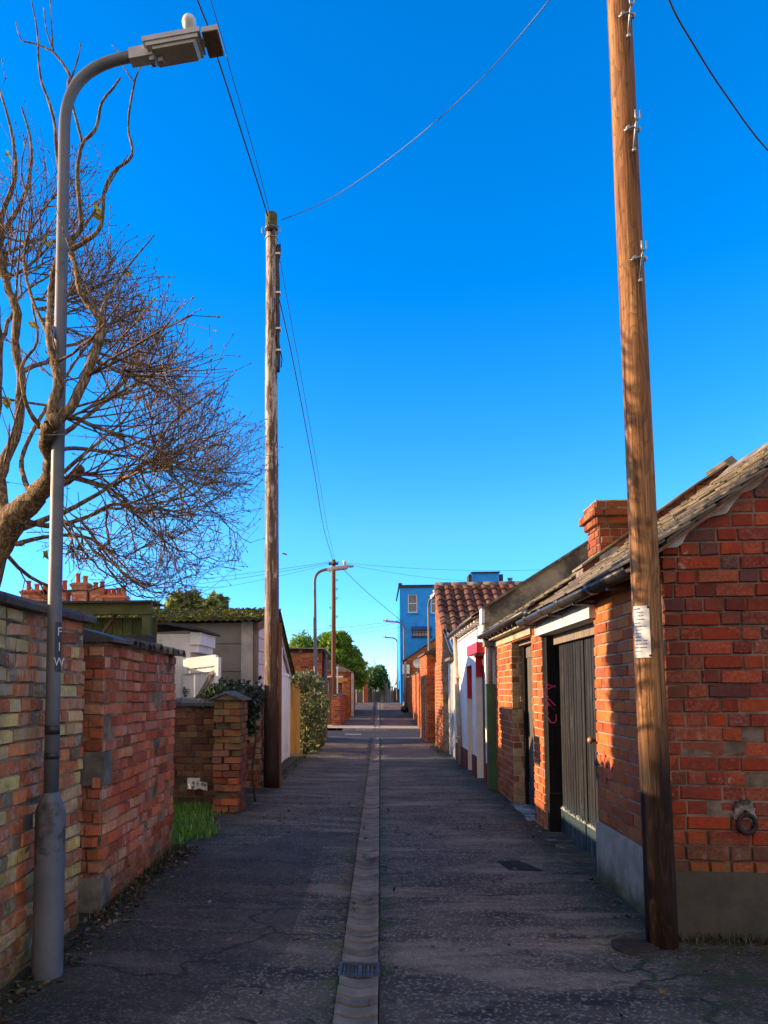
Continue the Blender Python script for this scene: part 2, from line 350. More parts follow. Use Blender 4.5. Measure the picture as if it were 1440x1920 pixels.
def bark(name, a, b, c):
    k = N(name)
    col = k.mix(k.ramp(k.noise((26, 26, 12), 6, .65), .35, .65), a, b)
    fis = k.noise((75, 75, 16), 6, .72, dist=.6, loc=(4, 4, 1))
    col = k.mix(k.ramp(fis, .48, .60, 0, .85), col, c)
    col = k.mix(k.ramp(k.noise(8, 6, .7, loc=(1, 8, 3)), .5, .66, 0, .8), col, c)
    col = k.mix(k.ramp(k.noise(19, 5, .7, loc=(6, 2, 8)), .62, .7, 0, .5), col, (.24, .25, .17))
    k.bump(k.math('SUBTRACT', k.noise((55, 55, 22), 5, .7), k.math('MULTIPLY', k.ramp(fis, .45, .62), .9)), 1, .009)
    return k.done(col, .9, .15)
M['bark'] = bark('pruned_bark', (.42, .285, .15), (.28, .19, .10), (.10, .068, .042))
M['twig'] = bark('twig_bark', (.46, .32, .21), (.32, .22, .155), (.17, .12, .095))
M['bark_d'] = bark('dark_bark', (.10, .075, .055), (.06, .045, .035), (.13, .10, .075))

# plinth: grey render going green at the foot
def plinth_mat():
    k = N('plinth_render'); p = k.pos(); z = k.xyz(p)[2]
    col = k.mix(k.ramp(k.noise(5, 6, .65), .35, .65), (.40, .345, .27), (.29, .25, .195))
    col = k.mix(k.ramp(k.noise((12, 12, 2), 5, .6, loc=(2, 2, 2)), .55, .7, 0, .6), col, (.48, .42, .34))
    g = k.math('ADD', z, k.math('MULTIPLY', k.noise(5, 5, .65, vec=p), .35))
    col = k.mix(k.ramp(g, .2, .42, .85, 0), col, (.055, .075, .02))
    col = k.mix(k.ramp(g, .1, .25, .7, 0), col, (.02, .022, .014))
    k.bump(k.noise(45, 5, .6), .5, .006)
    return k.done(col, .92, .15)
M['plinth'] = plinth_mat()
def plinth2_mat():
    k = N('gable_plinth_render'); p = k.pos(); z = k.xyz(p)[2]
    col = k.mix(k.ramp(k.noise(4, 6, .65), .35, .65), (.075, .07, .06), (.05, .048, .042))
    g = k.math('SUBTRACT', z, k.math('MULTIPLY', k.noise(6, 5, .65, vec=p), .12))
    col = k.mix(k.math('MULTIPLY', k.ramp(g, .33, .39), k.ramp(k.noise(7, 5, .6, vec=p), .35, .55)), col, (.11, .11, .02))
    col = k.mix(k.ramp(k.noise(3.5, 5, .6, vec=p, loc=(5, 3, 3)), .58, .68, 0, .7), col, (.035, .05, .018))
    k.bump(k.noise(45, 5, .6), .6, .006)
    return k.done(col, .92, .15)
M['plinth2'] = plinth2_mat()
def door_mat(name, a, b, worn, amt, teal):
    k = N(name); p = k.pos(); r = k.rnd(); z = k.xyz(p)[2]
    col = k.mix(k.ramp(k.noise((60, 60, 3), 6, .7), .4, .65), a, b)
    col = k.scale(col, k.ramp(r[1], 0, 1, .75, 1.3))
    wn = k.math('MULTIPLY', k.ramp(k.noise((70, 70, 2.5), 6, .75, loc=(3, 3, 3)), .55, .66), amt)
    col = k.mix(wn, col, worn)
    spot = k.math('MULTIPLY', k.ramp(k.noise(38, 4, .7, loc=(9, 1, 1)), .66, .72), amt)
    col = k.mix(spot, col, (.30, .28, .25))
    if teal: col = k.mix(k.ramp(z, .15, .5, .85, 0), col, teal)
    k.bump(k.noise((60, 60, 3), 5), .4, .004)
    return k.done(col, .75, .2)
M['door_bk'] = door_mat('worn_black_door', (.010, .010, .010), (.017, .017, .0175), (.12, .122, .12), .6, (.012, .03, .04))
M['door_gr'] = door_mat('worn_grey_door', (.085, .075, .06), (.12, .105, .085), (.19, .17, .14), .4, (.02, .035, .045))
M['jamb'] = door_mat('black_jamb', (.005, .005, .005), (.009, .009, .009), (.05, .045, .04), .18, None)
M['kick'] = plain('teal_kickboard', (.03, .055, .06), (.02, .04, .05), 10, .6, .35, bump=.3, var=.1, dirt=(.10, .12, .12), dirt_amt=(.6, .75))
M['flake'] = plain('flaking_whitewash', (.40, .43, .42), (.16, .17, .16), 22, .8, .25, bump=.5, var=.25, dirt=(.06, .07, .04), dirt_amt=(.48, .6))
M['sett'] = plain('mossy_setts', (.13, .115, .09), (.085, .075, .06), 14, .9, .2, bump=.6, var=.4, dirt=(.055, .075, .02), dirt_amt=(.48, .62))

def asphalt():
    k = N('lane_asphalt'); p = k.pos(); x, y, z = k.xyz(p)
    ag = k.n('ShaderNodeTexVoronoi'); k.l(k.map(80, p), ag.inputs['Vector']); ag.inputs['Scale'].default_value = 1
    sp = k.xyz(ag.outputs['Color'])
    base = k.mix(k.ramp(k.noise((1.1, 2.6, 1), 6, .62, vec=p), .36, .64), (.165, .132, .096), (.064, .051, .039))
    base = k.mix(k.ramp(k.noise((.55, 1.9, 1), 7, .66, vec=p, loc=(9, 4, 0)), .50, .66, 0, .85), base, (.34, .27, .185))
    base = k.mix(k.ramp(k.noise((.8, 4.2, 1), 7, .7, vec=p, loc=(1, 14, 0)), .51, .62, 0, .85), base, (.021, .018, .017))
    base = k.mix(k.ramp(sp[0], .72, .9, 0, .7), base, (.36, .32, .265))
    base = k.mix(k.ramp(k.noise(240, 2, .5, vec=p), .35, .6, 0, .55), base, (.018, .018, .019))
    base = k.mix(k.ramp(k.noise(21, 3, .6, vec=p, loc=(3, 7, 0)), .70, .74, 0, .6), base, (.25, .24, .22))
    ck = k.n('ShaderNodeTexVoronoi', feature='DISTANCE_TO_EDGE'); wp = k.n('ShaderNodeVectorMath', operation='ADD')
    wn = k.n('ShaderNodeTexNoise'); k.l(k.map(3.5, p), wn.inputs['Vector']); wn.inputs['Scale'].default_value = 1; wn.inputs['Detail'].default_value = 5
    k.l(k.map((.55, 1.0, 1), p), wp.inputs[0]); k.l(k.scale(wn.outputs['Color'], .30), wp.inputs[1]); k.l(wp.outputs[0], ck.inputs['Vector']); ck.inputs['Scale'].default_value = 1
    crk = k.math('MULTIPLY', k.ramp(ck.outputs['Distance'], .004, .013, 1, 0), k.ramp(k.noise(.9, 3, .5, vec=p, loc=(4, 4, 4)), .47, .55))
    base = k.mix(k.math('MULTIPLY', crk, .85), base, (.012, .011, .010))
    pt = k.n('ShaderNodeTexVoronoi'); k.l(k.map((.7, .33, 1), p, (.3, .6, 0)), pt.inputs['Vector']); pt.inputs['Scale'].default_value = 1; pt.distance = 'CHEBYCHEV'
    pc = k.xyz(pt.outputs['Color']); base = k.mix(k.ramp(pc[0], .74, .76, 0, .5), base, (.030, .027, .024)); base = k.mix(k.ramp(pc[1], .80, .82, 0, .4), base, (.17, .145, .112))
    # moss beside the channel and at the wall feet
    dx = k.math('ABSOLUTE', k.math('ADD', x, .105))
    nm = k.noise(5, 6, .7, vec=p, loc=(5, 5, 0))
    near = k.math('MULTIPLY', k.ramp(dx, .10, .30, 1, 0), k.ramp(nm, .46, .62))
    edge = k.math('MULTIPLY', k.ramp(k.math('ADD', dx, k.math('MULTIPLY', nm, .8)), 1.55, 2.05), k.ramp(k.noise(9, 5, .65, vec=p), .42, .62))
    base = k.mix(k.math('MULTIPLY', near, .8), base, (.042, .080, .012))
    base = k.mix(k.math('MULTIPLY', edge, .85), base, (.036, .070, .012))
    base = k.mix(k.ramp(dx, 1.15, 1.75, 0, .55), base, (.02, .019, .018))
    h = k.math('ADD', k.math('MULTIPLY', ag.outputs['Distance'], -.8), k.noise(34, 4, .6, vec=p))
    k.bump(h, .9, .008)
    return k.done(base, .82, .3)
M['asphalt'] = asphalt()
def channel_mat():
    k = N('channel_concrete'); p = k.pos(); r = k.rnd(); y = k.xyz(p)[1]
    col = k.mix(k.ramp(k.noise(7, 6, .65, vec=p), .35, .65), (.21, .185, .145), (.135, .12, .095))
    col = k.scale(col, k.ramp(r[1], 0, 1, .8, 1.15))
    col = k.mix(k.ramp(k.noise((5, 2.2, 1), 5, .65, vec=p, loc=(2, 2, 2)), .55, .68, 0, .8), col, (.03, .03, .028))
    col = k.mix(k.ramp(k.noise(130, 3, .6, vec=p), .6, .7, 0, .35), col, (.27, .26, .25))
    k.bump(k.noise(70, 5, .6, vec=p), .6, .005)
    return k.done(col, .85, .25)
M['channel'] = channel_mat()
M['gap'] = plain('dirt_joint', (.018, .018, .015), (.03, .03, .02), 20, .95, .1, bump=.5)

# ------------------------------------------------------------------ construction helpers
def brickwork(mb, O, U, Nn, L, z0, z1, top=None, openings=(), ch=.077, jit=1.0, bond='flemish', proud=.009, mi=0, seed=1, drop=0, wave=0.0):
    rng = random.Random(seed)
    O, U, Nn = V3(O), V3(U), V3(Nn)
    k = 0; z = z0
    mort = .010
    while z < z1 - .02:
        h = min(ch, z1 - z) - mort
        zm = z + h/2
        iv = [(0.0, L)]
        for (a, b, c, d) in openings:
            if c - .001 < zm < d:
                iv = [s for (p, q) in iv for s in ((p, min(q, a)), (max(p, b), q)) if s[1] - s[0] > .02]
        # brick joints along the course
        joints = []; u = -rng.uniform(0, .05) - (.11 if k % 2 else .23)
        st = True
        while u < L + .3:
            if bond == 'flemish': w = .228 if st else .112
            elif bond == 'header': w = .112
            elif bond == 'old': w = .112 if rng.random() < .66 else (.228 if rng.random() < .7 else .16)
            elif bond == 'english': w = .228 if k % 2 else .112
            else: w = .228
            w *= 1 + rng.uniform(-.06, .06)*jit
            if bond == 'flemish' and jit > 1.3 and rng.random() < .2: w = .112
            joints.append((u, u + w)); u += w; st = not st
        for (a, b) in iv:
            for (p, q) in joints:
                s, e = max(a, p), min(b, q)
                if e - s < .025: continue
                if drop and rng.random() < drop: continue
                if s > a + .001: s += mort/2
                if e < b - .001: e -= mort/2
                zt0, zt1 = z + h, z + h
                if top and max(top(s), top(e)) < z + .02: continue
                if top and min(top(s), top(e)) < z + .006:
                    lo, hi = (s, e) if top(s) < top(e) else (e, s)
                    for _ in range(12):
                        md = (lo + hi)/2
                        if top(md) < z + .006: lo = md
                        else: hi = md
                    if top(s) < top(e): s = hi
                    else: e = hi
                    if e - s < .012: continue
                if top:
                    zt0, zt1 = min(zt0, top(s)), min(zt1, top(e))
                    if max(zt0, zt1) < z + .02: continue
                    zt0, zt1 = max(zt0, z + .004), max(zt1, z + .004)
                d = proud + rng.uniform(-.004, .005)*jit
                i = .0035*min(jit, 1.4)
                j = lambda m: rng.uniform(-.003, .003)*jit
                bs = [O + U*s + V3((0, 0, z)), O + U*e + V3((0, 0, z)), O + U*e + V3((0, 0, zt1)), O + U*s + V3((0, 0, zt0))]
                if wave:
                    w0 = mn.noise(V3((s*.9 + seed*3, k*.13, 0)))*wave + mn.noise(V3((s*3.1, k*.9, seed)))*wave*.35
                    w1 = mn.noise(V3((e*.9 + seed*3, k*.13, 0)))*wave + mn.noise(V3((e*3.1, k*.9, seed)))*wave*.35
                    d += max(-.006, mn.noise(V3((s*1.1, z*1.3, seed+5)))*.022)
                    bs = [bs[0] + V3((0, 0, w0)), bs[1] + V3((0, 0, w1)), bs[2] + V3((0, 0, w1)), bs[3] + V3((0, 0, w0))]
                else: w0 = w1 = 0
                fr = [O + U*(s+i+j(0)) + Nn*(d+j(0)*.5) + V3((0, 0, z+i+j(0))), O + U*(e-i+j(0)) + Nn*(d+j(0)*.5) + V3((0, 0, z+i+j(0))),
                      O + U*(e-i+j(0)) + Nn*(d+j(0)*.5) + V3((0, 0, max(z+.002, zt1-i+j(0)))), O + U*(s+i+j(0)) + Nn*(d+j(0)*.5) + V3((0, 0, max(z+.002, zt0-i+j(0))))]
                if wave: fr = [fr[0] + V3((0, 0, w0)), fr[1] + V3((0, 0, w1)), fr[2] + V3((0, 0, w1)), fr[3] + V3((0, 0, w0))]
                mb.add(bs + fr, [(4, 5, 6, 7), (0, 1, 5, 4), (1, 2, 6, 5), (2, 3, 7, 6), (3, 0, 4, 7)], mi, (rng.random(), rng.random(), rng.random()))
        z += ch; k += 1

def core(mb, O, U, Nn, L, z0, z1, thick, top=None, openings=(), breaks=(), mi=1):
    O, U, Nn = V3(O), V3(U), V3(Nn)
    us = sorted(set([0, L] + [x for o in openings for x in o[:2] if 0 < x < L] + list(breaks)))
    for a, b in zip(us, us[1:]):
        m = (a + b)/2
        seg = [(z0, None)]
        ops = sorted([(o[2], o[3]) for o in openings if o[0] < m < o[1]])
        zr = []; cur = z0
        for (c, d) in ops:
            if c > cur + .001: zr.append((cur, c))
            cur = d
        zr.append((cur, None))
        for (c, d) in zr:
            ta = d if d is not None else (min(z1, top(a)) if top else z1)
            tb = d if d is not None else (min(z1, top(b)) if top else z1)
            if max(ta, tb) <= c + .002: continue
            p = [O+U*a, O+U*b, O+U*b-Nn*thick, O+U*a-Nn*thick]
            mb.hexa([q + V3((0, 0, c)) for q in p] + [p[0]+V3((0, 0, ta)), p[1]+V3((0, 0, tb)), p[2]+V3((0, 0, tb)), p[3]+V3((0, 0, ta))], mi)

def wall(name, parent, a, b, z0, z1, thick, mats, s=1, top=None, openings=(), breaks=(), ends=(), back=False, label=None, **kw):
    """brick wall from a to b (x, y); s=1 puts the front on the right hand of a->b"""
    A, B = V3((a[0], a[1], 0)), V3((b[0], b[1], 0)); U = (B - A); L = U.length; U.normalize()
    Nn = V3((U.y, -U.x, 0))*s
    mb = MB(); ops = [tuple(o) for o in openings]
    core(mb, A, U, Nn, L, z0, z1, thick, top, ops, breaks)
    brickwork(mb, A, U, Nn, L, z0, z1, top, ops, **kw)
    kw2 = dict(kw); kw2['bond'] = kw.get('bond', 'flemish')
    if 0 in ends: brickwork(mb, A - Nn*thick, Nn, -U, thick, z0, z1, (lambda u: top(0)) if top else None, (), **kw2)
    if 1 in ends: brickwork(mb, B - Nn*thick, Nn, U, thick, z0, z1, (lambda u: top(L)) if top else None, (), **kw2)
    if back: brickwork(mb, A - Nn*thick, U, -Nn, L, z0, z1, top, ops, **kw2)
    return mb.build(name, mats, parent, label)

def slates(mb, p0, along, up, L, S, course=.17, w=.25, th=.011, rng=None, mi=0, jit=1.0, drop=0.0):
    rng = rng or random.Random(3)
    p0, a, u = V3(p0), V3(along).normalized(), V3(up).normalized()
    n = a.cross(u); n = n if n.z > 0 else -n
    rows = int(S/course) + 1
    for r in range(rows):
        x = -(w/2 if r % 2 else 0)
        while x < L:
            x0, x1 = max(0, x) + .003, min(L, x + w) - .003
            if x1 - x0 > .03 and rng.random() >= drop:
                s0 = r*course + rng.uniform(-.008, .008)*jit; s1 = min(S, s0 + course*1.25)
                lift0, lift1 = th*1.5 + rng.uniform(0, .004)*jit, th*.3
                t0 = rng.uniform(-.004, .004)*jit
                q = [p0+a*x0+u*(s0+t0)+n*lift0, p0+a*x1+u*(s0-t0)+n*lift0, p0+a*x1+u*s1+n*lift1, p0+a*x0+u*s1+n*lift1]
                mb.hexa(q + [v + n*th for v in q], mi, (rng.random(), rng.random(), rng.random()))
            x += w

def planks(mb, O, U, Nn, L, z0, z1, w=.1, th=.02, gap=.004, mi=0, rng=None, ztop=None, jz=0.0):
    rng = rng or random.Random(5); O, U, Nn = V3(O), V3(U).normalized(), V3(Nn)
    u = 0
    while u < L - .01:
        e = min(L, u + w) - gap; d = th + rng.uniform(-.0015, .0015)
        zt = (ztop(u) if ztop else z1) + rng.uniform(-jz, jz)
        a, b = O + U*u, O + U*e
        i = U*.003
        q = [a, b, b + Nn*d - i, a + Nn*d + i]
        # front edges eased
        mb.hexa([v + V3((0, 0, z0)) for v in q] + [v + V3((0, 0, zt)) for v in q], mi, (rng.random(), rng.random(), rng.random()))
        u += w

def gutter(mb, p, q, r=.055, n=8, mi=0):
    """half-round gutter"""
    p, q = V3(p), V3(q); d = (q-p).normalized(); s = d.cross(V3((0, 0, 1))).normalized()
    vs = []
    for c in (p, q):
        for rr in (r, r*.86):
            for k in range(n+1):
                t = math.pi*k/n
                vs.append(c + s*math.cos(t)*rr - V3((0, 0, 1))*math.sin(t)*rr)
    m = n+1; fs = []
    for k in range(n):
        fs.append((k, k+1, 2*m+k+1, 2*m+k)); fs.append((m+k, 3*m+k, 3*m+k+1, m+k+1))
        fs.append((k, m+k, m+k+1, k+1)); fs.append((2*m+k, 2*m+k+1, 3*m+k+1, 3*m+k))
    for k in (0, n): fs.append((k, 2*m+k, 3*m+k, m+k))
    mb.add(vs, fs, mi, None, True)

def text_mesh(name, txt, size, mat, parent, loc, rot, ext=.0008):
    cu = bpy.data.curves.new(name, 'FONT'); cu.body = txt; cu.size = size; cu.extrude = ext
    cu.align_x = 'CENTER'; cu.align_y = 'CENTER'
    t = bpy.data.objects.new(name, cu); COL.objects.link(t)
    me = bpy.data.meshes.new_from_object(t.evaluated_get(bpy.context.evaluated_depsgraph_get()))
    bpy.data.objects.remove(t); bpy.data.curves.remove(cu)
    me.name = name; me.materials.clear(); me.materials.append(mat)
    o = bpy.data.objects.new(name, me); COL.objects.link(o)
    off = V3((0, 0, 0)); q = parent
    while q is not None: off += q.location; q = q.parent
    o.parent = parent; o.location = V3(loc) - off; o.rotation_euler = rot
    return o

def gz(y):
    """height of the lane surface: it climbs beyond the crossing street"""
    if y <= 27: return 0.0
    if y >= 47: return .58
    return .58*((y-27)/20)**1.15

def leaves(mb, pts, size, rng, flat=0, mi=0, elong=1.6):
    for p in pts:
        n = V3((rng.gauss(0, 1), rng.gauss(0, 1), rng.gauss(0, 1) + flat)).normalized()
        a = n.orthogonal().normalized(); a.rotate(Matrix.Rotation(rng.uniform(0, 6.28), 3, n)); b = n.cross(a)
        s = size*rng.uniform(.6, 1.3)
        a, b = a*s*.5*elong, b*s*.5
        p = V3(p)
        mb.add([p - a, p - b*.8 + n*s*.08, p + a, p + b*.8 + n*s*.08], [(0, 1, 2, 3)], mi, (rng.random(), rng.random(), rng.random()))
# ================================================================== GROUND
from mathutils import noise as mn
def sheet(name, xs, ys, zf, mat, label):
    mb = MB(); n = len(xs)
    vs = [(x, y, zf(x, y)) for y in ys for x in xs]
    fs = [(j*n+i, j*n+i+1, (j+1)*n+i+1, (j+1)*n+i) for j in range(len(ys)-1) for i in range(n-1)]
    mb.add(vs, fs, 0, (.5, .5, .5), True)
    return struct(mb.build(name, mat), label)
def fr(a, b, st):
    n = max(1, round((b-a)/st)); return [a + (b-a)*i/n for i in range(n+1)]
def lane_z(x, y):
    z = mn.noise(V3((x*1.3, y*.9, 0)))*.012 + mn.noise(V3((x*4, y*4, 3)))*.004 + min(.03, abs(x+.11)*.02)
    if -.206 < x < -.014: return -.05
    return z
sheet('ground', fr(-150, 150, 12), [-40, -10, 0, 10, 20, 21, 24, 27] + fr(29, 55, 2) + [70, 120, 400], lambda x, y: gz(y) - .16, M['earth'], 'dark garden earth beyond the walls')
lx = fr(-3.1, -.21, .12) + [-.204, -.016] + fr(-.01, 2.3, .12) + fr(2.6, 6.2, .4)
sheet('lane', lx, fr(-4, 20.9, .16), lane_z, M['asphalt'], 'worn dark asphalt of the back lane')
sheet('road', [-80, -20, -5, 0, 5, 20, 80], [20.95, 22, 24, 25.75], lambda x, y: -.075, M['roadtar'], 'street crossing the lane')
fx = fr(-3.0, -.21, .25) + [-.204, -.016] + fr(-.01, 2.6, .25)
sheet('far_lane', fx, fr(27.9, 60, .4), lambda x, y: gz(y) + (-.05 if -.206 < x < -.014 else mn.noise(V3((x, y*.7, 4)))*.01), M['asphalt'], 'lane climbing beyond the crossing street')
sheet('pavement', fr(-30, 30, 3), [25.9, 26.6, 27.3, 27.9], lambda x, y: .006 + .003*(y-25.9), M['paving'], 'pale strip of pavement on the far side of the street')
mb = MB()
for x in fr(-30, 30, .9)[:-1]:
    if -2.2 < x < 1.7: continue
    mb.box(x, x+.89, 25.76, 25.9, -.1, .02)
    mb.box(x, x+.89, 20.82, 20.94, -.1, .02)
for x in fr(-2.2, 1.7, .65)[:-1]:
    mb.box(x, x+.64, 25.76, 25.895, -.1, .012)
    mb.box(x, x+.64, 20.905, 20.95, -.1, -.012)
struct(mb.build('kerb', M['kerb']), 'kerb stones along the crossing street')
mb = MB()
for (x0, x1, y) in ((-1.15, -.62, 23.6), (-1.6, -1.0, 21.25), (-1.75, -1.4, 21.05+.02)):
    mb.box(x0, x1, y, y+.12, -.0735, -.070)
struct(mb.build('road_marking', M['line']), 'white dashes painted across the lane mouth')

# --- channel of short dished concrete units down the middle
rng = random.Random(11)
def channel(name, y0, y1, zf, skip, label, near=True):
    mb = MB(); y = y0
    cx, hw = -.11, .094
    while y < y1:
        ln = (rng.choice((.098, .1, .104)) if y < 9 else rng.choice((.1, .2, .2, .4))) if near else .9
        if skip and y < skip[1] and y + ln > skip[0]:
            if y >= skip[0] - .001: y = skip[1]; continue
            ln = skip[0] - y
            if ln < .02: y = skip[1]; continue
        g = .013 if near else .014
        dz = rng.uniform(-.004, .002); ti = rng.uniform(-.003, .003); j = rng.uniform(-.0015, .0015)
        prof = [(-1, .006), (-.86, .006)] + [(u/10, .006 - .015*(1 - (u/8.6)**2)) for u in (-6, -3, 0, 3, 6)] + [(.86, .006), (1, .006)]
        top = [[V3((cx + j + u*hw, yy - .0035*(1-u*u), z + zf(yy) + dz + sg*ti + .008)) for u, z in prof] for yy, sg in ((y+g, -1), (y+ln-g*.3, 1))]
        lo = [[V3((p.x, p.y, zf(p.y) - .055)) for p in r] for r in top]
        n = len(prof); vs = top[0] + top[1] + lo[0] + lo[1]
        c = (rng.random(), rng.random(), rng.random())
        fs = [(i, i+1, n+i+1, n+i) for i in range(n-1)]
        fs += [(i, 2*n+i, 2*n+i+1, i+1) for i in range(n-1)] + [(n+i, n+i+1, 3*n+i+1, 3*n+i) for i in range(n-1)]
        fs += [(0, n, 3*n, 2*n), (n-1, 3*n-1, 4*n-1, 2*n-1)]
        mb.add(vs, fs, 0, c); y += ln
    return struct(mb.build(name, M['channel']), label)
channel('drain_channel', -3, 20.8, lambda y: 0, (3.56, 3.745), 'grey concrete drain channel down the middle of the lane')
channel('far_drain_channel', 26.0, 46.5, gz, None, 'drain channel continuing up the far lane', near=False)
mb = MB(); mb.box(-.203, -.017, -3, 20.8, -.049, -.022); struct(mb.build('drain_bed', M['gap']), 'dirt joints between the channel units')

t = thing('drain_grate', 'small cast iron grating set in the concrete drain channel', 'drain grate', (-.11, 3.65, 0))
mb = MB()
for (a, b, c, d) in ((-.214, -.195, 3.557, 3.745), (-.025, -.006, 3.557, 3.745), (-.195, -.025, 3.557, 3.572), (-.195, -.025, 3.730, 3.745)):
    mb.box(a, b, c, d, -.04, .012)
mb.build('frame', M['steel'], t)
mb = MB()
for i in range(9):
    x = -.19 + i*.02
    if i != 4: mb.box(x, x+.008, 3.574, 3.728, -.03, .004)
    else: mb.box(x-.006, x+.014, 3.574, 3.728, -.03, .0055)
for j in range(7):
    y = 3.585 + j*.021
    mb.box(-.194, -.026, y, y+.007, -.028, .002)
mb.build('bars', M['steel'], t)
mb = MB(); mb.box(-.195, -.025, 3.57, 3.73, -.048, -.045)
mb.build('sump', M['black'], t)

# patch of newer tarmac, setts and steps at the two doors, iron cover by the pole
mb = MB()
pts = [(.93, 5.92), (1.25, 5.99), (1.66, 5.97), (1.86, 5.98), (1.86, 5.66), (1.5, 5.64), (1.18, 5.62), (.98, 5.66)]
mb.prism([(x, y, .012) for x, y in pts], (0, 0, .014), 0, (.5, .5, .5))
M['patch'] = plain('new_tarmac', (.016, .02, .02), (.024, .027, .026), 5, .9, .2, bump=.9, bscale=90, var=0, dirt=(.035, .05, .015), dirt_amt=(.55, .68))
struct(mb.build('tarmac_patch', M['patch']), 'strip of darker tarmac running to the black double door')
mb = MB(); rng = random.Random(4)
y = 5.52
while y < 7.2:
    w = rng.uniform(.055, .075)
    if not (5.64 < y + w/2 < 5.99):
        x0 = 1.53 + rng.uniform(-.03, .02)
        mb.box(x0, 1.75, y, y+w-.012, -.02, .03 + rng.uniform(-.006, .006))
    y += w
tag(mb.build('brick_sill', M['sett']), 'row of mossy bricks on edge before the black double door', 'door sill')
mb = MB(); y = 7.72
while y < 8.84:
    w = rng.uniform(.12, .3); w = min(w, 8.84 - y)
    x0 = 1.56 + rng.uniform(-.03, .02)
    mb.box(x0, 1.79, y, y+w-.012, -.02, .035 + rng.uniform(-.006, .01)); y += w
tag(mb.build('door_step', M['flake']), 'flaking whitewashed step under the narrow grey door', 'step')
t = thing('manhole_cover', 'small round iron cover at the foot of the near pole', 'manhole cover', (1.35, 4.03, 0))
mb = MB(); mb.disc_prism((1.35, 4.03, .0), (0, 0, 1), .12, .038, 20); mb.build('rim', M['iron'], t)
mb = MB(); mb.disc_prism((1.35, 4.03, .03), (0, 0, 1), .1, .012, 20)
for i in range(-2, 3): mb.box(1.27, 1.43, 4.03+i*.03, 4.04+i*.03, .04, .047)
mb.build('lid', M['iron'], t)

# ================================================================== LEFT SIDE
# --- first garden wall
w1 = thing('garden_wall', 'tall weathered mixed brick wall behind the near street lamp', 'wall', (-1.75, 2.5, 0))
wall('brickwork', w1, (-1.70, -2.5), (-1.765, 4.10), -.03, 1.80, .26, [M['br_old'], M['mortar']], ends=(1,), jit=1.9, seed=3, ch=.0735, bond='old', wave=.016)
mb = MB(); rng = random.Random(8); y = -2.5
while y < 4.1:
    l = min(rng.uniform(.3, .46), 4.16 - y)
    xo = -1.70 - .065*(y+2.5)/6.6; dz = rng.uniform(-.008, .008); jx = rng.uniform(-.012, .012)
    prof = [(.055, 1.802), (.062, 1.83), (.045, 1.85), (-.13, 1.895), (-.3, 1.85), (-.31, 1.802)]
    mb.prism([(xo + jx + a, y + .004, b + dz) for a, b in prof], (rng.uniform(-.006, .006), l - .01, rng.uniform(-.008, .008)))
    y += l
mb.build('coping', M['coping'], w1)

# --- second garden wall with tile coping, stone blocks at the gateway
w2 = thing('garden_wall', 'red brick wall with scalloped tile coping and stone quoins by the narrow gap', 'wall', (-1.78, 5.2, 0))
wall('brickwork', w2, (-1.735, 4.37), (-1.80, 6.13), -.03, 1.70, .42, [M['br_old2'], M['mortar']], ends=(0, 1), jit=1.8, seed=12, ch=.0745, bond='old', wave=.014)
mb = MB()
for (z0, z1, l) in ((-.02, .235, .13), (.80, 1.01, .10)):
    mb.box(-2.155, -1.718, 4.345, 4.37 + l, z0, z1)
mb.each('quoin', M['stone'], w2, 'dressed stone block built into the brick corner')
mb = MB(); rng = random.Random(2)
# gabled end cap, then half-round tiles laid across the wall
mb.prism([(-1.66, 4.32, 1.70), (-1.66, 4.32, 1.725), (-1.92, 4.32, 1.80), (-2.19, 4.32, 1.725), (-2.19, 4.32, 1.70)], (0, .34, 0))
mb.build('coping', M['coping'], w2)
mb = MB(); y = 4.66
while y < 6.13:
    xo = -1.735 - .065*(y-4.37)/1.76
    r = .062 + rng.uniform(-.004, .004); cy = y + r; n = 7
    x0, x1 = xo + .07 + rng.uniform(-.02, .015), xo - .47
    zb = 1.70 + rng.uniform(-.004, .006)
    ring = []
    for rr in (r, r - .016):
        for k in range(n+1):
            tt = math.pi*k/n
            ring.append((cy - math.cos(tt)*rr, zb + math.sin(tt)*rr*.95))
    def sec(x, dz): return [(x, a, b + dz) for a, b in ring]
    vs = sec(x0, -.01) + sec((x0+x1)/2, .035) + sec(x1, -.01); m = 2*(n+1); fs = []
    for q in (0, 1):
        o = q*m
        for k in range(n):
            fs.append((o+k, o+k+1, o+m+k+1, o+m+k)); fs.append((o+n+1+k, o+m+n+1+k, o+m+n+2+k, o+n+2+k))
    for o in (0, 2*m):
        for k in range(n): fs.append((o+k, o+n+1+k, o+n+2+k, o+k+1))
    mb.add(vs, fs, 0, None, False); y += 2*r + .006
mb.build('coping_tiles', M['tile_cop'], w2)
mb = MB(); mb.box(-2.14, -1.752, 4.66, 6.12, 1.70, 1.716); mb.build('mortar_bed', M['mortar_l'], w2)

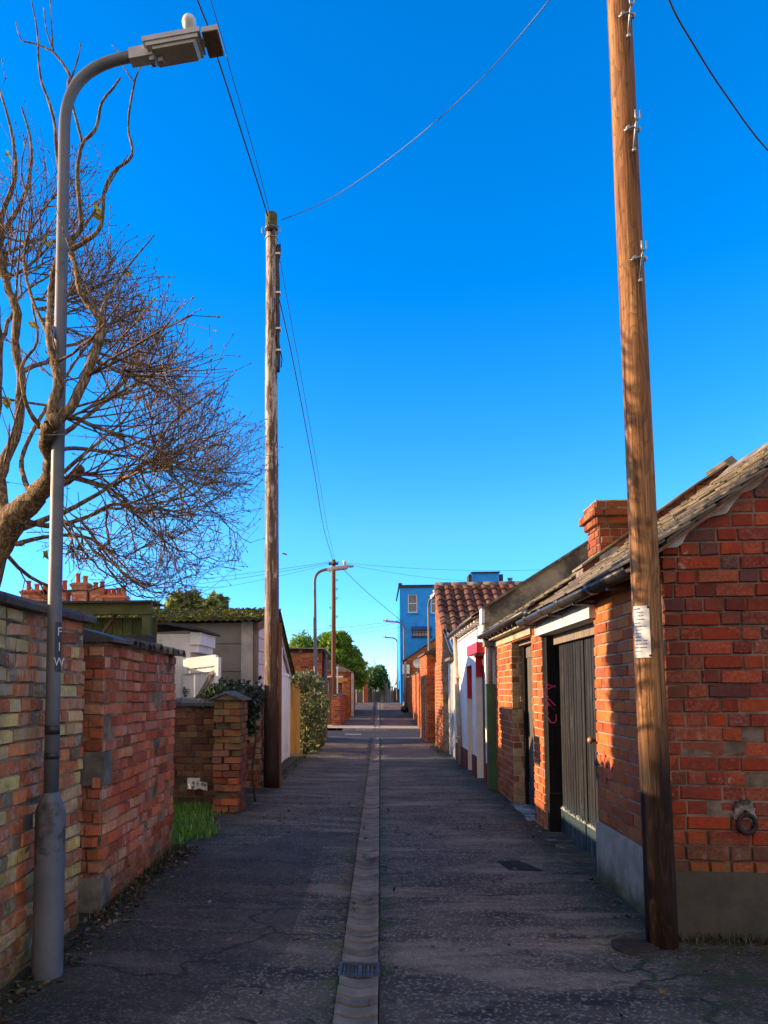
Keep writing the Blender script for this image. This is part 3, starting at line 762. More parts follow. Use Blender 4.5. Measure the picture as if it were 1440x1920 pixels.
t = thing('timber_gate', 'unseen timber gate added to keep sunlight out of the narrow gap between the two tall brick walls', 'gate', (-2.05, 4.23, 0))  # added gate, hidden from the camera, stops sun slipping through the gap
mb = MB(); planks(mb, (-2.06, 4.105, 0), (0, 1, 0), (1, 0, 0), .26, .03, 1.74, .085, .022, .004); mb.build('boards', M['brownwood'], t)
mb = MB(); mb.box(-2.12, -2.062, 4.102, 4.365, 1.2, 1.3); mb.build('rail', M['brownwood'], t)
t = thing('timber_fence', 'unseen board fence added along the far side of the grassy recess to block the sun', 'fence', (-3.05, 7.3, 0))  # fence added out of sight to cut off sun strips on the lane
mb = MB(); planks(mb, (-3.3, 6.1, 0), (0, 1, 0), (1, 0, 0), 4.5, -.05, 1.48, .14, .02, .004, ztop=lambda u: 1.48 if u < 2.45 else 1.9); mb.build('panel', M['greywood'], t)
mb = MB(); mb.box(-3.38, -3.305, 7.2, 7.28, -.05, 1.5); mb.box(-3.38, -3.305, 9.2, 9.28, -.05, 1.5); mb.each('post', M['greywood'], t)

# --- recessed wall behind the grass, with blue-black coping
w3 = thing('garden_wall', 'low shaded brick wall with blue-black coping behind the grass', 'wall', (-2.3, 8.5, 0))
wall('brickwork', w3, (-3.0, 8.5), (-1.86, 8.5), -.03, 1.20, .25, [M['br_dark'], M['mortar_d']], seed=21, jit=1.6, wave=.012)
mb = MB(); x = -3.0
while x < -1.9:
    l = min(.3, -1.86 - x)
    mb.prism([(x+.003, 8.45 - .02, 1.2), (x+.003, 8.43, 1.24), (x+.003, 8.46, 1.285), (x+.003, 8.62, 1.30), (x+.003, 8.78, 1.27), (x+.003, 8.78, 1.2)], (l-.006, 0, 0)); x += l
mb.build('coping', plain('blue_black_coping', (.03, .045, .07), (.045, .06, .085), 8, .5, .45, bump=.4, var=.15), w3)
tag_paper = thing('plastic_scrap', 'torn white plastic sheet caught at the foot of the low shaded wall', 'plastic sheet', (-2.2, 8.36, .2))
mb = MB(); rng = random.Random(31)
g = [[V3((-2.30 + .235*i/5 + rng.uniform(-.004, .004), 8.475 - .035*math.sin(i*1.1+j*.4) - .02, .215 + .13*j/3 - .02*(i > 3) + rng.uniform(-.007, .007))) for i in range(6)] for j in range(4)]
vs = [p for r in g for p in r]; vs += [p + V3((0, .006, 0)) for p in vs]
fs = [(j*6+i, j*6+i+1, (j+1)*6+i+1, (j+1)*6+i) for j in range(3) for i in range(5) if (i, j) not in ((4, 2), (3, 2))]
mb.add(vs, fs + [tuple(24+k for k in f)[::-1] for f in fs], 0)
mb.build('sheet', M['white_pl'], tag_paper)
mb = MB()
for (i, j) in ((1, 0), (2, 1), (1, 1), (3, 1), (4, 1)):
    c = (g[j][i] + g[j+1][i+1])/2 + V3((0, -.006, 0)); r = .022
    mb.prism([c + V3((math.cos(a)*r*rng.uniform(.5, 1.2), 0, math.sin(a)*r*rng.uniform(.5, 1.2))) for a in [k*math.pi/4 for k in range(8)]], (0, .003, 0))
mb.each('blotch', M['ink'], tag_paper)

# --- crumbling pier, bricks laid loosely one by one
pr = thing('brick_pier', 'crumbling brick gate pier with a pitched tile cap', 'brick pier', (-1.71, 8.1, 0))
mb = MB(); rng = random.Random(40); z = -.03; k = 0
while z < 1.27:
    for row in range(4):
        y0 = 7.88 + row*.115
        if k % 2 == 0: segs = [(-1.86, -1.75), (-1.745, -1.555)]
        else: segs = [(-1.86, -1.67), (-1.665, -1.555)]
        for (a, b) in segs:
            worn = rng.uniform(-.03, .045) if row == 0 else 0
            if row == 0 and rng.random() < .22 and .1 < z < 1.05 and a < -1.8: worn = .09
            dx = rng.uniform(-.012, .012) - (rng.uniform(0, .03) if b > -1.6 and z < .5 else 0)
            c = V3(((a+b)/2 + dx, y0 + .055 + worn, z + .035)); ro = rng.uniform(-.06, .06); ti = rng.uniform(-.02, .02)
            A = V3((math.cos(ro), math.sin(ro), ti)); B = V3((-math.sin(ro), math.cos(ro), 0)); C = A.cross(B)
            mb.obox(c, A*((b-a)/2-.004), B*.053, C*.033, 0, (rng.random(), rng.random(), rng.random()))
    z += .076; k += 1
mb.box(-1.835, -1.58, 7.95, 8.30, -.03, 1.26, 1)
mb.build('brickwork', [M['br_pier'], M['mortar_d']], pr)
mb = MB()
mb.prism([(-1.90, 7.84, 1.285), (-1.90, 7.84, 1.305), (-1.71, 7.84, 1.385), (-1.52, 7.84, 1.30), (-1.52, 7.84, 1.28), (-1.71, 7.84, 1.355)], (0, .5, 0)); mb.build('cap', M['coping'], pr)
mb = MB(); mb.box(-1.84, -1.57, 7.92, 8.3, 1.255, 1.29)
mb.prism([(-1.87, 7.875, 1.288), (-1.71, 7.875, 1.353), (-1.55, 7.875, 1.288)], (0, .42, 0)); mb.build('cap_mortar', M['stone'], pr)

pr2 = thing('brick_pier', 'patchwork red and buff brick pier beside the wooden pole', 'brick pier', (-1.81, 10.1, 0))
wall('brickwork', pr2, (-1.945, 9.95), (-1.675, 9.95), -.03, 1.33, .36, [M['br_mix'], M['mortar']], seed=50, jit=1.6, ends=(0, 1), bond='header')
mb = MB(); mb.box(-1.97, -1.65, 9.92, 10.34, 1.33, 1.375); mb.build('cap', M['coping'], pr2)

# --- grass tuft in the recess
def grass(mb, n, fx, hmin, hmax, rng):
    for _ in range(n):
        x, y, z = fx(); h = rng.uniform(hmin, hmax); a = rng.uniform(0, 6.28); lean = rng.uniform(.1, .75)*h
        d = V3((math.cos(a), math.sin(a), 0)); s = V3((-d.y, d.x, 0))*rng.uniform(.003, .006)
        p = V3((x, y, z)); m = p + d*lean*.35 + V3((0, 0, h*.6)); e = p + d*lean + V3((0, 0, h))
        mb.add([p-s, p+s, m+s*.7, m-s*.7, e], [(0, 1, 2, 3), (3, 2, 4)], 0, (rng.random(), rng.random(), rng.random()))
rng = random.Random(60); mb = MB()
def gpt():
    while True:
        y = rng.uniform(6.2, 8.4); x = rng.uniform(-2.9, -1.55)
        lim = -1.70 + .14*math.sin(y*4) + (.1 if 6.5 < y < 7.6 else -.05)
        if x < lim + rng.uniform(-.1, .04): return x, y, .0
grass(mb, 8000, gpt, .025, .12, rng)
o = mb.build('grass', M['grass'], recalc=False); tag(o, 'bright green grass in the recess before the low brick wall', 'grass', kind='stuff')
# weeds and dead leaves along the wall feet
mb = MB(); rng = random.Random(61); pts = []
for _ in range(1500):
    y = rng.uniform(1.5, 6.2); d = abs(rng.gauss(0, .16)); pts.append((-1.70 - .03*(y-2)/4 + d, y, .012 + max(0, .05 - d*.15)*rng.random()))
for _ in range(130): pts.append((rng.uniform(1.2, 2.6), rng.uniform(3.6, 4.15), .02))
for _ in range(160):
    y = rng.uniform(4.3, 10); pts.append((1.58 - abs(rng.gauss(0, .1)), y, .03))
for _ in range(260):
    y = rng.uniform(8, 20); pts.append((-1.62 + abs(rng.gauss(0, .14)), y, .02))
for _ in range(260): pts.append((rng.uniform(-1.6, 1.5), rng.uniform(2.6, 9), .022))
leaves(mb, pts, .032, rng, 2.5)
tag(mb.build('leaf_litter', M['leafbrown'], recalc=False), 'dead leaves drifted along the feet of the walls', 'leaf litter', kind='stuff')
mb = MB(); rng = random.Random(62)
def wpt():
    r = rng.random()
    if r < .45: y = rng.uniform(4.2, 6.2); return (-1.73 - .03*(y-4) + abs(rng.gauss(0, .07)), y, .0)
    if r < .7: y = rng.uniform(10.4, 15); return (-1.62 + abs(rng.gauss(0, .09)), y, .0)
    if r < .85: y = rng.uniform(15.2, 18); return (1.3 + rng.gauss(0, .07), y, 0)
    return (rng.uniform(1.62, 2.3), 4.17 - abs(rng.gauss(0, .05)), 0)
grass(mb, 2600, wpt, .02, .10, rng)
M['weed'] = leaf_mat('dull_weeds', (.03, .045, .012), (.05, .06, .02), (.12, .1, .05))
tag(mb.build('weeds', M['weed'], recalc=False), 'scrubby weeds and moss at the foot of the walls', 'weeds', kind='stuff')

# --- green-stained shed roof showing above the walls
t = thing('garden_shed', 'green stained timber shed rising behind the tile-coped wall', 'shed', (-3.2, 8.3, 0))
mb = MB(); mb.box(-4.6, -2.62, 7.95, 8.02, 2.27, 2.40); mb.build('fascia', M['greenwood'], t)
mb = MB(); mb.box(-4.66, -2.6, 7.9, 8.34, 2.40, 2.425); mb.build('roof', M['felt'], t)
mb = MB(); mb.box(-2.735, -2.645, 7.97, 8.06, -.1, 2.27); mb.box(-4.6, -4.51, 7.97, 8.06, -.1, 2.27); mb.each('post', M['greenwood'], t)
mb = MB(); planks(mb, (-4.5, 8.25, 0), (1, 0, 0), (0, -1, 0), 1.86, -.1, 2.26, .12); mb.build('boarding', M['greenwood'], t)
mb = MB(); mb.bar((-3.25, 8.1, 2.06), (-3.08, 8.1, 2.3), .05, .03); mb.build('brace', M['brownwood'], t)
mb = MB(); mb.box(-3.3, -2.55, 7.6, 7.9, 1.90, 2.0); mb.build('lower_ledge', M['felt'], t)

# --- white boarded shed and white gate behind the low wall
t = thing('white_shed', 'small white boarded shed with black felt roof beside the concrete garage', 'shed', (-2.8, 9.3, 0))
mb = MB(); mb.box(-3.35, -2.44, 9.0, 9.8, -.1, 2.12); mb.build('wall', M['white_p'], t)
mb = MB(); mb.box(-2.44, -2.30, 8.98, 9.8, 1.98, 2.14); mb.box(-2.44, -2.33, 9.0, 9.8, 1.88, 1.98); mb.each('eaves_box', M['white_p'], t)
mb = MB(); mb.prism([(-3.5, 8.9, 2.20), (-2.75, 8.9, 2.24), (-2.25, 8.9, 2.145), (-2.25, 8.9, 2.175), (-2.7, 8.9, 2.275), (-3.5, 8.9, 2.24)], (0, 1, 0)); mb.build('roof', M['felt'], t)
def turn(mb, c=V3((-2.26, 8.83, 0)), a=rad(-24)):
    m = Matrix.Rotation(a, 3, 'Z'); mb.v = [tuple(c + m @ (V3(p) - c)) for p in mb.v]
t = thing('white_gate', 'white ledged and braced gate standing open above the low wall', 'gate', (-2.26, 8.83, 0))
mb = MB(); planks(mb, (-2.535, 8.84, 0), (1, 0, 0), (0, -1, 0), .55, .05, 1.82, .092, .018, .003, ztop=lambda u: 1.785 + u*.09); turn(mb); mb.build('boards', M['white_p'], t)
mb = MB(); mb.prism([(-2.47, 8.80, 1.66), (-2.0, 8.80, 1.70), (-2.0, 8.80, 1.835), (-2.47, 8.80, 1.80)], (0, .02, 0)); mb.prism([(-2.5, 8.797, 1.60), (-2.05, 8.797, 1.625), (-2.05, 8.797, 1.655), (-2.5, 8.797, 1.635)], (0, .022, 0)); turn(mb); mb.build('rail', M['white_p'], t)
mb = MB(); mb.bar((-2.32, 8.79, 1.2), (-2.03, 8.79, 1.62), .055, .025, up=(0, 1, 0)); turn(mb); mb.build('brace', M['greywood'], t)
mb = MB(); mb.box(-2.005, -1.95, 8.79, 8.85, .05, 1.80); turn(mb); mb.each('post', M['white_p'], t)
mb = MB(); mb.box(-2.52, -2.41, 8.795, 8.815, 1.365, 1.385); mb.box(-2.52, -2.41, 8.795, 8.815, 1.40, 1.41); mb.box(-2.5, -2.48, 8.79, 8.81, 1.33, 1.44); turn(mb); mb.build('latch', M['galv'], t)

# --- concrete panel garage with mossy roof
t = thing('concrete_garage', 'grey concrete panel garage with a moss covered corrugated roof', 'garage', (-3.2, 12.5, 0))
def gar_roof(y): return 2.44 + (y-10.6)*.185 if y < 12.4 else 2.773 - (y-12.4)*.5
mb = MB(); zs = [-.1, .42, .84, 1.26, 1.68, 2.10, 2.42]
for a, b in zip(zs, zs[1:]): mb.box(-4.6, -2.085, 10.62, 10.70, a, b-.012, 0)
mb.box(-4.6, -2.085, 10.635, 10.71, -.1, 2.42, 0, (.2, .1, .2))
mb.build('wall_panel', M['conc'], t)
mb = MB(); mb.box(-2.085, -1.905, 10.585, 10.72, -.1, 2.43); mb.each('post', M['conc_l'], t)
mb = MB(); mb.box(-1.90, -1.845, 10.60, 10.74, -.1, 2.40); mb.build('corner_post', M['greywood'], t)
mb = MB(); z = -.05
ys = [10.75, 11.2, 11.7, 12.2, 12.4, 12.8, 13.25]
while z < 2.7:
    for a, b in zip(ys, ys[1:]):
        za, zb = min(z+.2, gar_roof(a)-.03), min(z+.2, gar_roof(b)-.03)
        if max(za, zb) > z+.02: mb.hexa([(-1.87, a, z), (-1.845, a, z), (-1.845, b, z), (-1.87, b, z), (-1.87, a, max(z+.01, za)), (-1.86, a, max(z+.01, za)), (-1.86, b, max(z+.01, zb)), (-1.87, b, max(z+.01, zb))], 0, (.5, .5 + .2*math.sin(z*9), .5))
    z += .205
mb.prism([(-4.6, 10.72, -.1), (-4.6, 14.5, -.1), (-4.6, 14.5, 1.68), (-4.6, 12.4, 2.72), (-4.6, 10.72, 2.41)], (2.73, 0, 0))
mb.build('boarded_end', M['pink_p'], t)
mb = MB(); mb.box(-1.885, -1.83, 13.25, 13.34, -.1, 2.2); mb.box(-1.885, -1.83, 14.42, 14.52, -.1, 1.62); mb.box(-1.885, -1.83, 13.34, 14.42, 1.66, 1.72); mb.each('door_frame', M['white_p'], t)
mb = MB(); planks(mb, (-1.87, 13.35, 0), (0, 1, 0), (1, 0, 0), 1.06, .02, 1.655, .2, .02, .004); mb.build('door', M['white_p'], t)
mb = MB()
mb.prism([(-1.82, 12.42, 2.77), (-1.82, 14.62, 1.69), (-1.82, 14.60, 1.60), (-1.82, 12.42, 2.60)], (-.03, 0, 0))
mb.prism([(-1.82, 10.48, 2.40), (-1.82, 12.4, 2.755), (-1.82, 12.4, 2.60), (-1.82, 10.56, 2.28)], (-.03, 0, 0), 1)
mb.each('bargeboard', [M['conc_l'], M['brownwood']], t)
mb = MB()
def corrug(mb, x0, x1, y0, z0, y1, z1, pitch=.075, amp=.016, th=.012, mi=0, wob=0, rng=random):
    n = int((x1-x0)/pitch*4); k = 7
    vs = []
    for s in (0, 1):
        for j in range(k+1):
            for i in range(n+1):
                x = x0 + (x1-x0)*i/n; f = j/k
                vs.append((x, y0+(y1-y0)*f, z0+(z1-z0)*f + amp*math.cos(i*math.pi/2) + s*th + (rng.uniform(0, wob) if s else 0)))
    m = (n+1)*(k+1); fs = []
    for j in range(k):
        for i in range(n):
            q = (j*(n+1)+i, j*(n+1)+i+1, (j+1)*(n+1)+i+1, (j+1)*(n+1)+i)
            fs.append(q[::-1]); fs.append(tuple(m+v for v in q))
    for i in range(n):
        fs.append((i, i+1, m+i+1, m+i)); o = k*(n+1); fs.append((o+i, m+o+i, m+o+i+1, o+i+1))
    for j in range(k):
        a, b = j*(n+1), (j+1)*(n+1); fs.append((a, m+a, m+b, b)); a += n; b += n; fs.append((a, b, m+b, m+a))
    mb.add(vs, fs, mi, (.5, .5, .5))
rng = random.Random(70)
corrug(mb, -4.75, -1.74, 10.42, 2.43, 12.45, 2.80, .11, .014, .02, 0, .035, rng)
corrug(mb, -4.75, -1.74, 14.66, 1.70, 12.41, 2.78, .11, .02, .015, 0, .02, rng)
mb.build('roof', M['mossroof'], t)
mb = MB(); pts = []
for _ in range(2600):
    f = rng.random()**1.3; pts.append((rng.uniform(-4.7, -1.78), 10.42 + 2*f, 2.455 + .37*f + rng.uniform(0, .03)))
leaves(mb, pts, .045, rng, 2)
M['mosslf'] = leaf_mat('roof_moss', (.10, .11, .02), (.16, .16, .03), (.06, .06, .02), .1, .9, .1)
o = mb.build('moss', M['mosslf'], t, recalc=False); o['kind'] = 'stuff'

# --- ivy over the low wall between the piers
t = thing('ivy', 'dark ivy trailing over the low wall and between the two brick piers', 'ivy', (-1.9, 8.6, 0))
mb = MB(); rng = random.Random(80); pts = []
for _ in range(950):
    x = rng.uniform(-2.13, -1.6) - (.3*rng.random() if rng.random() < .08 else 0); c = 1.26 + .15*math.exp(-((x+1.9)/.2)**2); pts.append((x + rng.gauss(0, .03), 8.62 + rng.gauss(0, .13), c + rng.gauss(0, .05)))
for _ in range(650):
    f = rng.random(); pts.append((-1.50 - .06*rng.random() - .1*f + rng.gauss(0, .03) + (.0), 8.75 + rng.gauss(0, .1), 1.40 - .5*f**.7 + rng.gauss(0, .05)))
for _ in range(500):
    f = rng.random(); pts.append((rng.uniform(-1.95, -1.55), 9.3 + rng.gauss(0, .2), 1.33 + rng.gauss(0, .08)))
for _ in range(260):
    f = rng.random(); pts.append((-1.885 + rng.gauss(0, .025), 8.35 + rng.gauss(0, .1), 1.3 - .75*f))
leaves(mb, pts, .06, rng, .4, elong=1.2); mb.build('foliage', M['lf_ivyd'], t, recalc=False)
mb = MB()
for i in range(9):
    x = -2.3 + i*.08; pp = V3((x, 8.6, 1.28)); ps = [pp]
    for _ in range(5): pp = pp + V3((rng.uniform(-.01, .09), rng.uniform(-.05, .05), rng.uniform(-.03, .05))); ps.append(pp)
    mb.tube(ps, .005, 5)
mb.tube([(-1.53, 8.75, 0), (-1.57, 8.72, .4), (-1.52, 8.7, .8), (-1.56, 8.72, 1.25)], .014, 6)
mb.build('stem', M['bark_d'], t)

# --- orange timber board and the ivy-covered fence behind it
t = thing('timber_fence', 'short orange timber fence panel beside the ivy covered hump', 'fence', (-1.78, 14.75, 0))
mb = MB(); planks(mb, (-1.90, 14.75, 0), (1, 0, 0), (0, -1, 0), .25, .08, 1.53, .125, .022, .004); mb.build('panel', M['orangewood'], t)
mb = MB(); mb.box(-1.955, -1.905, 14.70, 14.78, -.05, .95); mb.each('post', M['brownwood'], t)
def blob_pts(n, c, r, rng, shell=.55, zmin=None):
    out = []
    while len(out) < n:
        v = V3((rng.gauss(0, 1), rng.gauss(0, 1), rng.gauss(0, 1))).normalized()*rng.uniform(shell, 1)**.6
        k = 1 + .22*mn.noise(v*2.3 + V3(c)) + .1*mn.noise(v*6 + V3(c))
        p = V3(c) + V3((v.x*r[0], v.y*r[1], v.z*r[2]))*k
        if zmin is None or p.z > zmin: out.append(p)
    return out
t = thing('ivy_bush', 'rounded hump of variegated ivy at the foot of the middle street lamp', 'bush', (-1.55, 16.4, 0))
mb = MB(); rng = random.Random(90); pts = []
pts += blob_pts(3600, (-1.62, 16.3, 1.0), (.46, 1.5, .82), rng, .7, .02) + blob_pts(1500, (-1.6, 16.0, .5), (.40, 1.2, .6), rng, .7, .02) + blob_pts(500, (-1.7, 15.0, 1.55), (.3, .4, .22), rng, .3)
leaves(mb, pts, .075, rng, .5, elong=1.3); mb.build('foliage', M['lf_ivy'], t, recalc=False)
mb = MB()
for i in range(12):
    y = 15.2 + i*.2; mb.tube([(-1.65, y, 0), (-1.6 + rng.uniform(-.1, .1), y+.1, .6), (-1.6 + rng.uniform(-.2, .2), y+.2, 1.3)], [.03, .02, .01], 5)
mb.build('stem', M['bark_d'], t)

# --- brick outbuilding with flat roof before the crossing street
t = thing('brick_outbuilding', 'dark brick flat-roofed outbuilding behind the ivy hump on the left', 'outbuilding', (-2.2, 19.6, 0))
wall('brickwork', t, (-4.2, 18.6), (-1.52, 18.6), -.05, 2.36, .25, [M['br_red'], M['mortar_l']], seed=101, openings=[(.0, .001, 0, 0)])
wall('brickwork', t, (-1.52, 18.62), (-1.52, 20.6), -.05, 2.36, .25, [M['br_red'], M['mortar_l']], seed=102, openings=[(.5, 1.35, 0, 1.95)])
mb = MB()
for x in fr(-4.2, -1.7, .42): mb.box(x, x+.09, 18.52, 18.72, 2.36, 2.47)
mb.box(-4.2, -1.53, 18.66, 18.8, 2.36, 2.47); mb.each('rafter_end', M['brownwood'], t)
mb = MB(); mb.hexa([(-4.3, 18.45, 2.52), (-1.42, 18.45, 2.46), (-1.42, 20.75, 2.42), (-4.3, 20.75, 2.47), (-4.3, 18.45, 2.545), (-1.42, 18.45, 2.485), (-1.42, 20.75, 2.445), (-4.3, 20.75, 2.495)]); mb.build('roof', M['galv'], t)
mb = MB(); mb.box(-1.60, -1.56, 19.15, 19.95, 0, 1.93); mb.build('door', M['brownwood'], t)
mb = MB(); mb.tube([(-1.46, 18.72, 0), (-1.46, 18.72, 2.4)], .045, 8); mb.build('downpipe', M['black'], t)

# --- terraced houses beyond the gardens, of which the stacks show above the wall
def stack(parent, cx, cy, w, d, z0, z1, npots, rng):
    mb = MB(); L = w
    core(mb, (cx-w/2, cy, 0), (1, 0, 0), (0, -1, 0), w, z0, z1, d); brickwork(mb, (cx-w/2, cy, 0), (1, 0, 0), (0, -1, 0), w, z0, z1, seed=int(cx*10), bond='flemish')
    brickwork(mb, (cx-w/2, cy, 0), (0, 1, 0), (-1, 0, 0), d, z0, z1, seed=5); brickwork(mb, (cx+w/2, cy, 0), (0, 1, 0), (1, 0, 0), d, z0, z1, seed=6)
    mb.box(cx-w/2-.05, cx+w/2+.05, cy-.05, cy+d+.05, z1, z1+.08); mb.box(cx-w/2-.09, cx+w/2+.09, cy-.09, cy+d+.09, z1+.08, z1+.17)
    mb.box(cx-w/2-.02, cx+w/2+.02, cy-.02, cy+d+.02, z1+.17, z1+.24)
    st = mb.build('chimney_stack', [M['br_old2'], M['mortar_l']], parent)
    for i in range(npots):
        px = cx - w/2 + w*(i+.5)/npots; h = rng.choice((.38, .42, .55)); mp = MB()
        mp.tube([(px, cy+d/2, z1+.2), (px, cy+d/2, z1+.26), (px, cy+d/2, z1+.2+h-.08), (px, cy+d/2, z1+.2+h-.06), (px, cy+d/2, z1+.2+h)], [.15, .13, .11, .14, .14], 10)
        mp.build('chimney_pot', M['terra'], st)
rng = random.Random(120)
HL = ['red brick terraced house with a two-pot stack at the far left edge', 'red brick terraced house with a broad stack just left of the near lamp',
      'red brick terraced house with a tall narrow stack just right of the near lamp', 'red brick terraced house with four chimney pots beside a television aerial']
hx = [(-19.2, -17.0), (-16.95, -14.9), (-14.85, -13.9), (-13.85, -12.2)]
st_spec = [[(-17.75, 1.35, 6.3, 3)], [(-16.65, 1.2, 6.3, 3), (-15.35, .8, 6.65, 2)], [(-14.42, .7, 6.35, 2)], [(-13.5, 1.05, 6.0, 4)]]
for (x0, x1), lab, ss in zip(hx, HL, st_spec):
    t = thing('terraced_house', lab, 'house', ((x0+x1)/2, 36, 0), 'terraced houses beyond the left-hand gardens')
    wall('wall', t, (x0, 33), (x1, 33), -.1, 3.9, .3, [M['br_red'], M['mortar_l']], seed=int(x1*7), bond='stretcher')
    mb = MB(); slates(mb, (x0, 32.8, 3.85), (1, 0, 0), (0, 2.6, 1.45), x1-x0, 2.95, .3, .4, mi=0)
    mb.prism([(x0, 32.85, 3.8), (x0, 35.4, 5.2), (x0, 38, 3.8)], (x1-x0, 0, 0)); mb.build('roof', M['slate'], t)
    for (cx, w, z1, n) in ss: stack(t, cx, 35, w, .6, 4.6, z1, n, rng)
    if ss[0][0] == -13.5:
        mb = MB(); mb.tube([(-12.75, 35.3, 5.1), (-12.75, 35.3, 7.1)], .02, 5); mb.tube([(-13.0, 35.3, 6.9), (-12.3, 35.3, 6.95)], .015, 5)
        for i in range(6): mb.tube([(-12.95+i*.12, 35.15, 6.91+i*.007), (-12.95+i*.12, 35.45, 6.91+i*.007)], .01, 4)
        mb.build('aerial', M['galv'], t)

# --- laurel showing above the garage roof
def bush(name, label, cat, loc, blobs, mat, size, rng, stems=True, elong=1.6):
    t = thing(name, label, cat, loc); mb = MB()
    pts = []
    for (n, c, r) in blobs: pts += blob_pts(n, c, r, rng, .35)
    leaves(mb, pts, size, rng, .3, elong=elong); mb.build('crown' if 'tree' in name else 'foliage', mat, t, recalc=False)
    mb = MB()
    for (n, c, r) in blobs:
        b = V3(loc); c = V3(c)
        mb.tube([b + (c-b)*.0 + V3((rng.uniform(-.1, .1), rng.uniform(-.1, .1), 0)), b + (c-b)*.5, c + V3((0, 0, -.2*r[2])), c + V3((0, 0, r[2]*.5))], [.07, .05, .03, .012], 6)
        for _ in range(7):
            v = V3((rng.gauss(0, 1), rng.gauss(0, 1), rng.gauss(.3, 1))).normalized(); mb.tube([c, c + V3((v.x*r[0], v.y*r[1], v.z*r[2]))*.85], [.018, .006], 4)
    mb.build('trunk' if 'tree' in name else 'stem', M['bark_d'], t)
    return t
rng = random.Random(130)
bush('laurel_bush', 'yellow-green leafy bush showing above the mossy garage roof', 'bush', (-4.3, 16.3, 0),
     [(300, (-4.62, 16, 3.2), (.33, .5, .45)), (170, (-4.35, 16.2, 3.3), (.3, .4, .4)), (200, (-3.8, 16, 3.15), (.38, .5, .38)), (90, (-3.75, 16.1, 3.42), (.24, .3, .17)), (260, (-4.1, 16, 2.9), (.9, .5, .35)), (50, (-3.35, 16, 3.1), (.2, .2, .1)), (30, (-5.2, 16, 3.25), (.1, .1, .2))], M['lf_bush'], .15, rng, elong=2.2)

#==PART3==
# ================================================================== RIGHT SIDE
SL = .71
# --- nearest outbuilding: gable towards us, black double door on the lane
t = thing('brick_outbuilding', 'nearest red brick outbuilding with slate verge, grey plinth and black double door', 'outbuilding', (1.62, 4.2, 0))
RX = 3.42
def gtop(u): return 2.24 + u*SL if u < RX-1.62 else 2.24 + (RX-1.62)*SL - (u-(RX-1.62))*SL
wall('gable_wall', t, (1.62, 4.2), (5.2, 4.2), -.03, 4, .24, [M['br_gab'], M['mortar_g']], top=gtop, breaks=(RX-1.62,), seed=201, jit=1.5, ch=.0815, wave=.008)
wall('lane_wall', t, (1.62, 4.209), (1.62, 7.48), -.03, 2.17, .23, [M['br_or'], M['mortar_l']], s=-1, openings=[(1.291, 3.041, -.05, 1.94)], seed=202, bond='stretcher', ch=.08, jit=1.1)
mb = MB(); mb.box(4.95, 5.2, 4.5, 7.4, -.03, 2.17); mb.build('rear_wall', M['br_red'], t)
mb = MB()
mb.box(1.586, 1.622, 4.168, 5.49, -.05, .43); mb.each('plinth', M['plinth'], t)
mb = MB(); mb.box(1.622, 5.25, 4.162, 4.2, -.05, .395); mb.build('gable_plinth', M['plinth2'], t)
# mortar fillet under the verge, crumbling along its lower edge
mb = MB(); rng = random.Random(203); u = .03
def fill_d(u): return max(.006, (.055 + .075*mn.noise(V3((u*7, 1, 0))) + .03*mn.noise(V3((u*23, 4, 0))))*min(1, (u+.1)*5)*max(.12, min(1, (1.15-u)*3)))
while u < 1.7:
    l = rng.uniform(.02, .035); d0, d1 = fill_d(u), fill_d(u+l); x0, x1 = 1.62 + u, 1.62 + u + l
    mb.hexa([(x0, 4.181, gtop(u)-d0), (x1, 4.181, gtop(u+l)-d1), (x1, 4.2, gtop(u+l)-d1), (x0, 4.2, gtop(u)-d0), (x0, 4.174, gtop(u)+.004), (x1, 4.174, gtop(u+l)+.004), (x1, 4.2, gtop(u+l)+.004), (x0, 4.2, gtop(u)+.004)], 0, (.5, .5, .5)); u += l
M['fillet'] = plain('verge_mortar', (.50, .47, .43), (.34, .31, .28), 14, .95, .1, bump=1, bscale=45, var=.25, dirt=(.07, .06, .05), dirt_amt=(.5, .66))
mb.build('verge_mortar', M['fillet'], t)
def roof(mb, x0, z0, xr, y0, y1, sl, seed, course=.17, w=.25, mi=0, deck=1, rear=True, drop=.015, jit=1.6):
    zr = z0 + (xr-x0)*sl; S = math.hypot(xr-x0, zr-z0)
    mb.prism([(x0+.01, y0+.03, z0-.012), (xr, y0+.03, zr-.012), (xr, y0+.03, zr-.035), (x0+.01, y0+.03, z0-.035)], (0, y1-y0-.04, 0), deck)
    slates(mb, (x0, y0, z0), (0, 1, 0), (xr-x0, 0, zr-z0), y1-y0, S, course, w, .011, random.Random(seed), mi, jit, drop)
    if rear: slates(mb, (xr+(xr-x0), y0, z0), (0, 1, 0), (x0-xr, 0, zr-z0), y1-y0, S, course*2, w*2, .011, random.Random(seed+1), mi, 1)
mb = MB(); roof(mb, 1.45, 2.24-.17*SL, RX, 4.10, 7.12, SL, 204)
zr = 2.24 + (RX-1.62)*SL
mb.build('roof', [M['slate_l'], M['brownwood']], t)
mb = MB()
for i in range(7): mb.prism([(RX-.13, 4.1+i*.43, zr-.06), (RX, 4.1+i*.43, zr+.06), (RX+.13, 4.1+i*.43, zr-.06), (RX, 4.1+i*.43, zr+.02)], (0, .425, 0))
mb.each('ridge_tile', M['tile_cop'], t)
mb = MB(); gutter(mb, (1.452, 4.18, 2.105), (1.452, 7.42, 2.095)); 
for y in (4.9, 5.75, 6.35, 7.0): gutter(mb, (1.452, y-.05, 2.106), (1.452, y+.05, 2.106), .062)
for y in (4.6, 5.4, 6.2, 7.2): mb.box(1.44, 1.61, y, y+.025, 2.03, 2.045)
mb.build('gutter', M['gutter'], t)
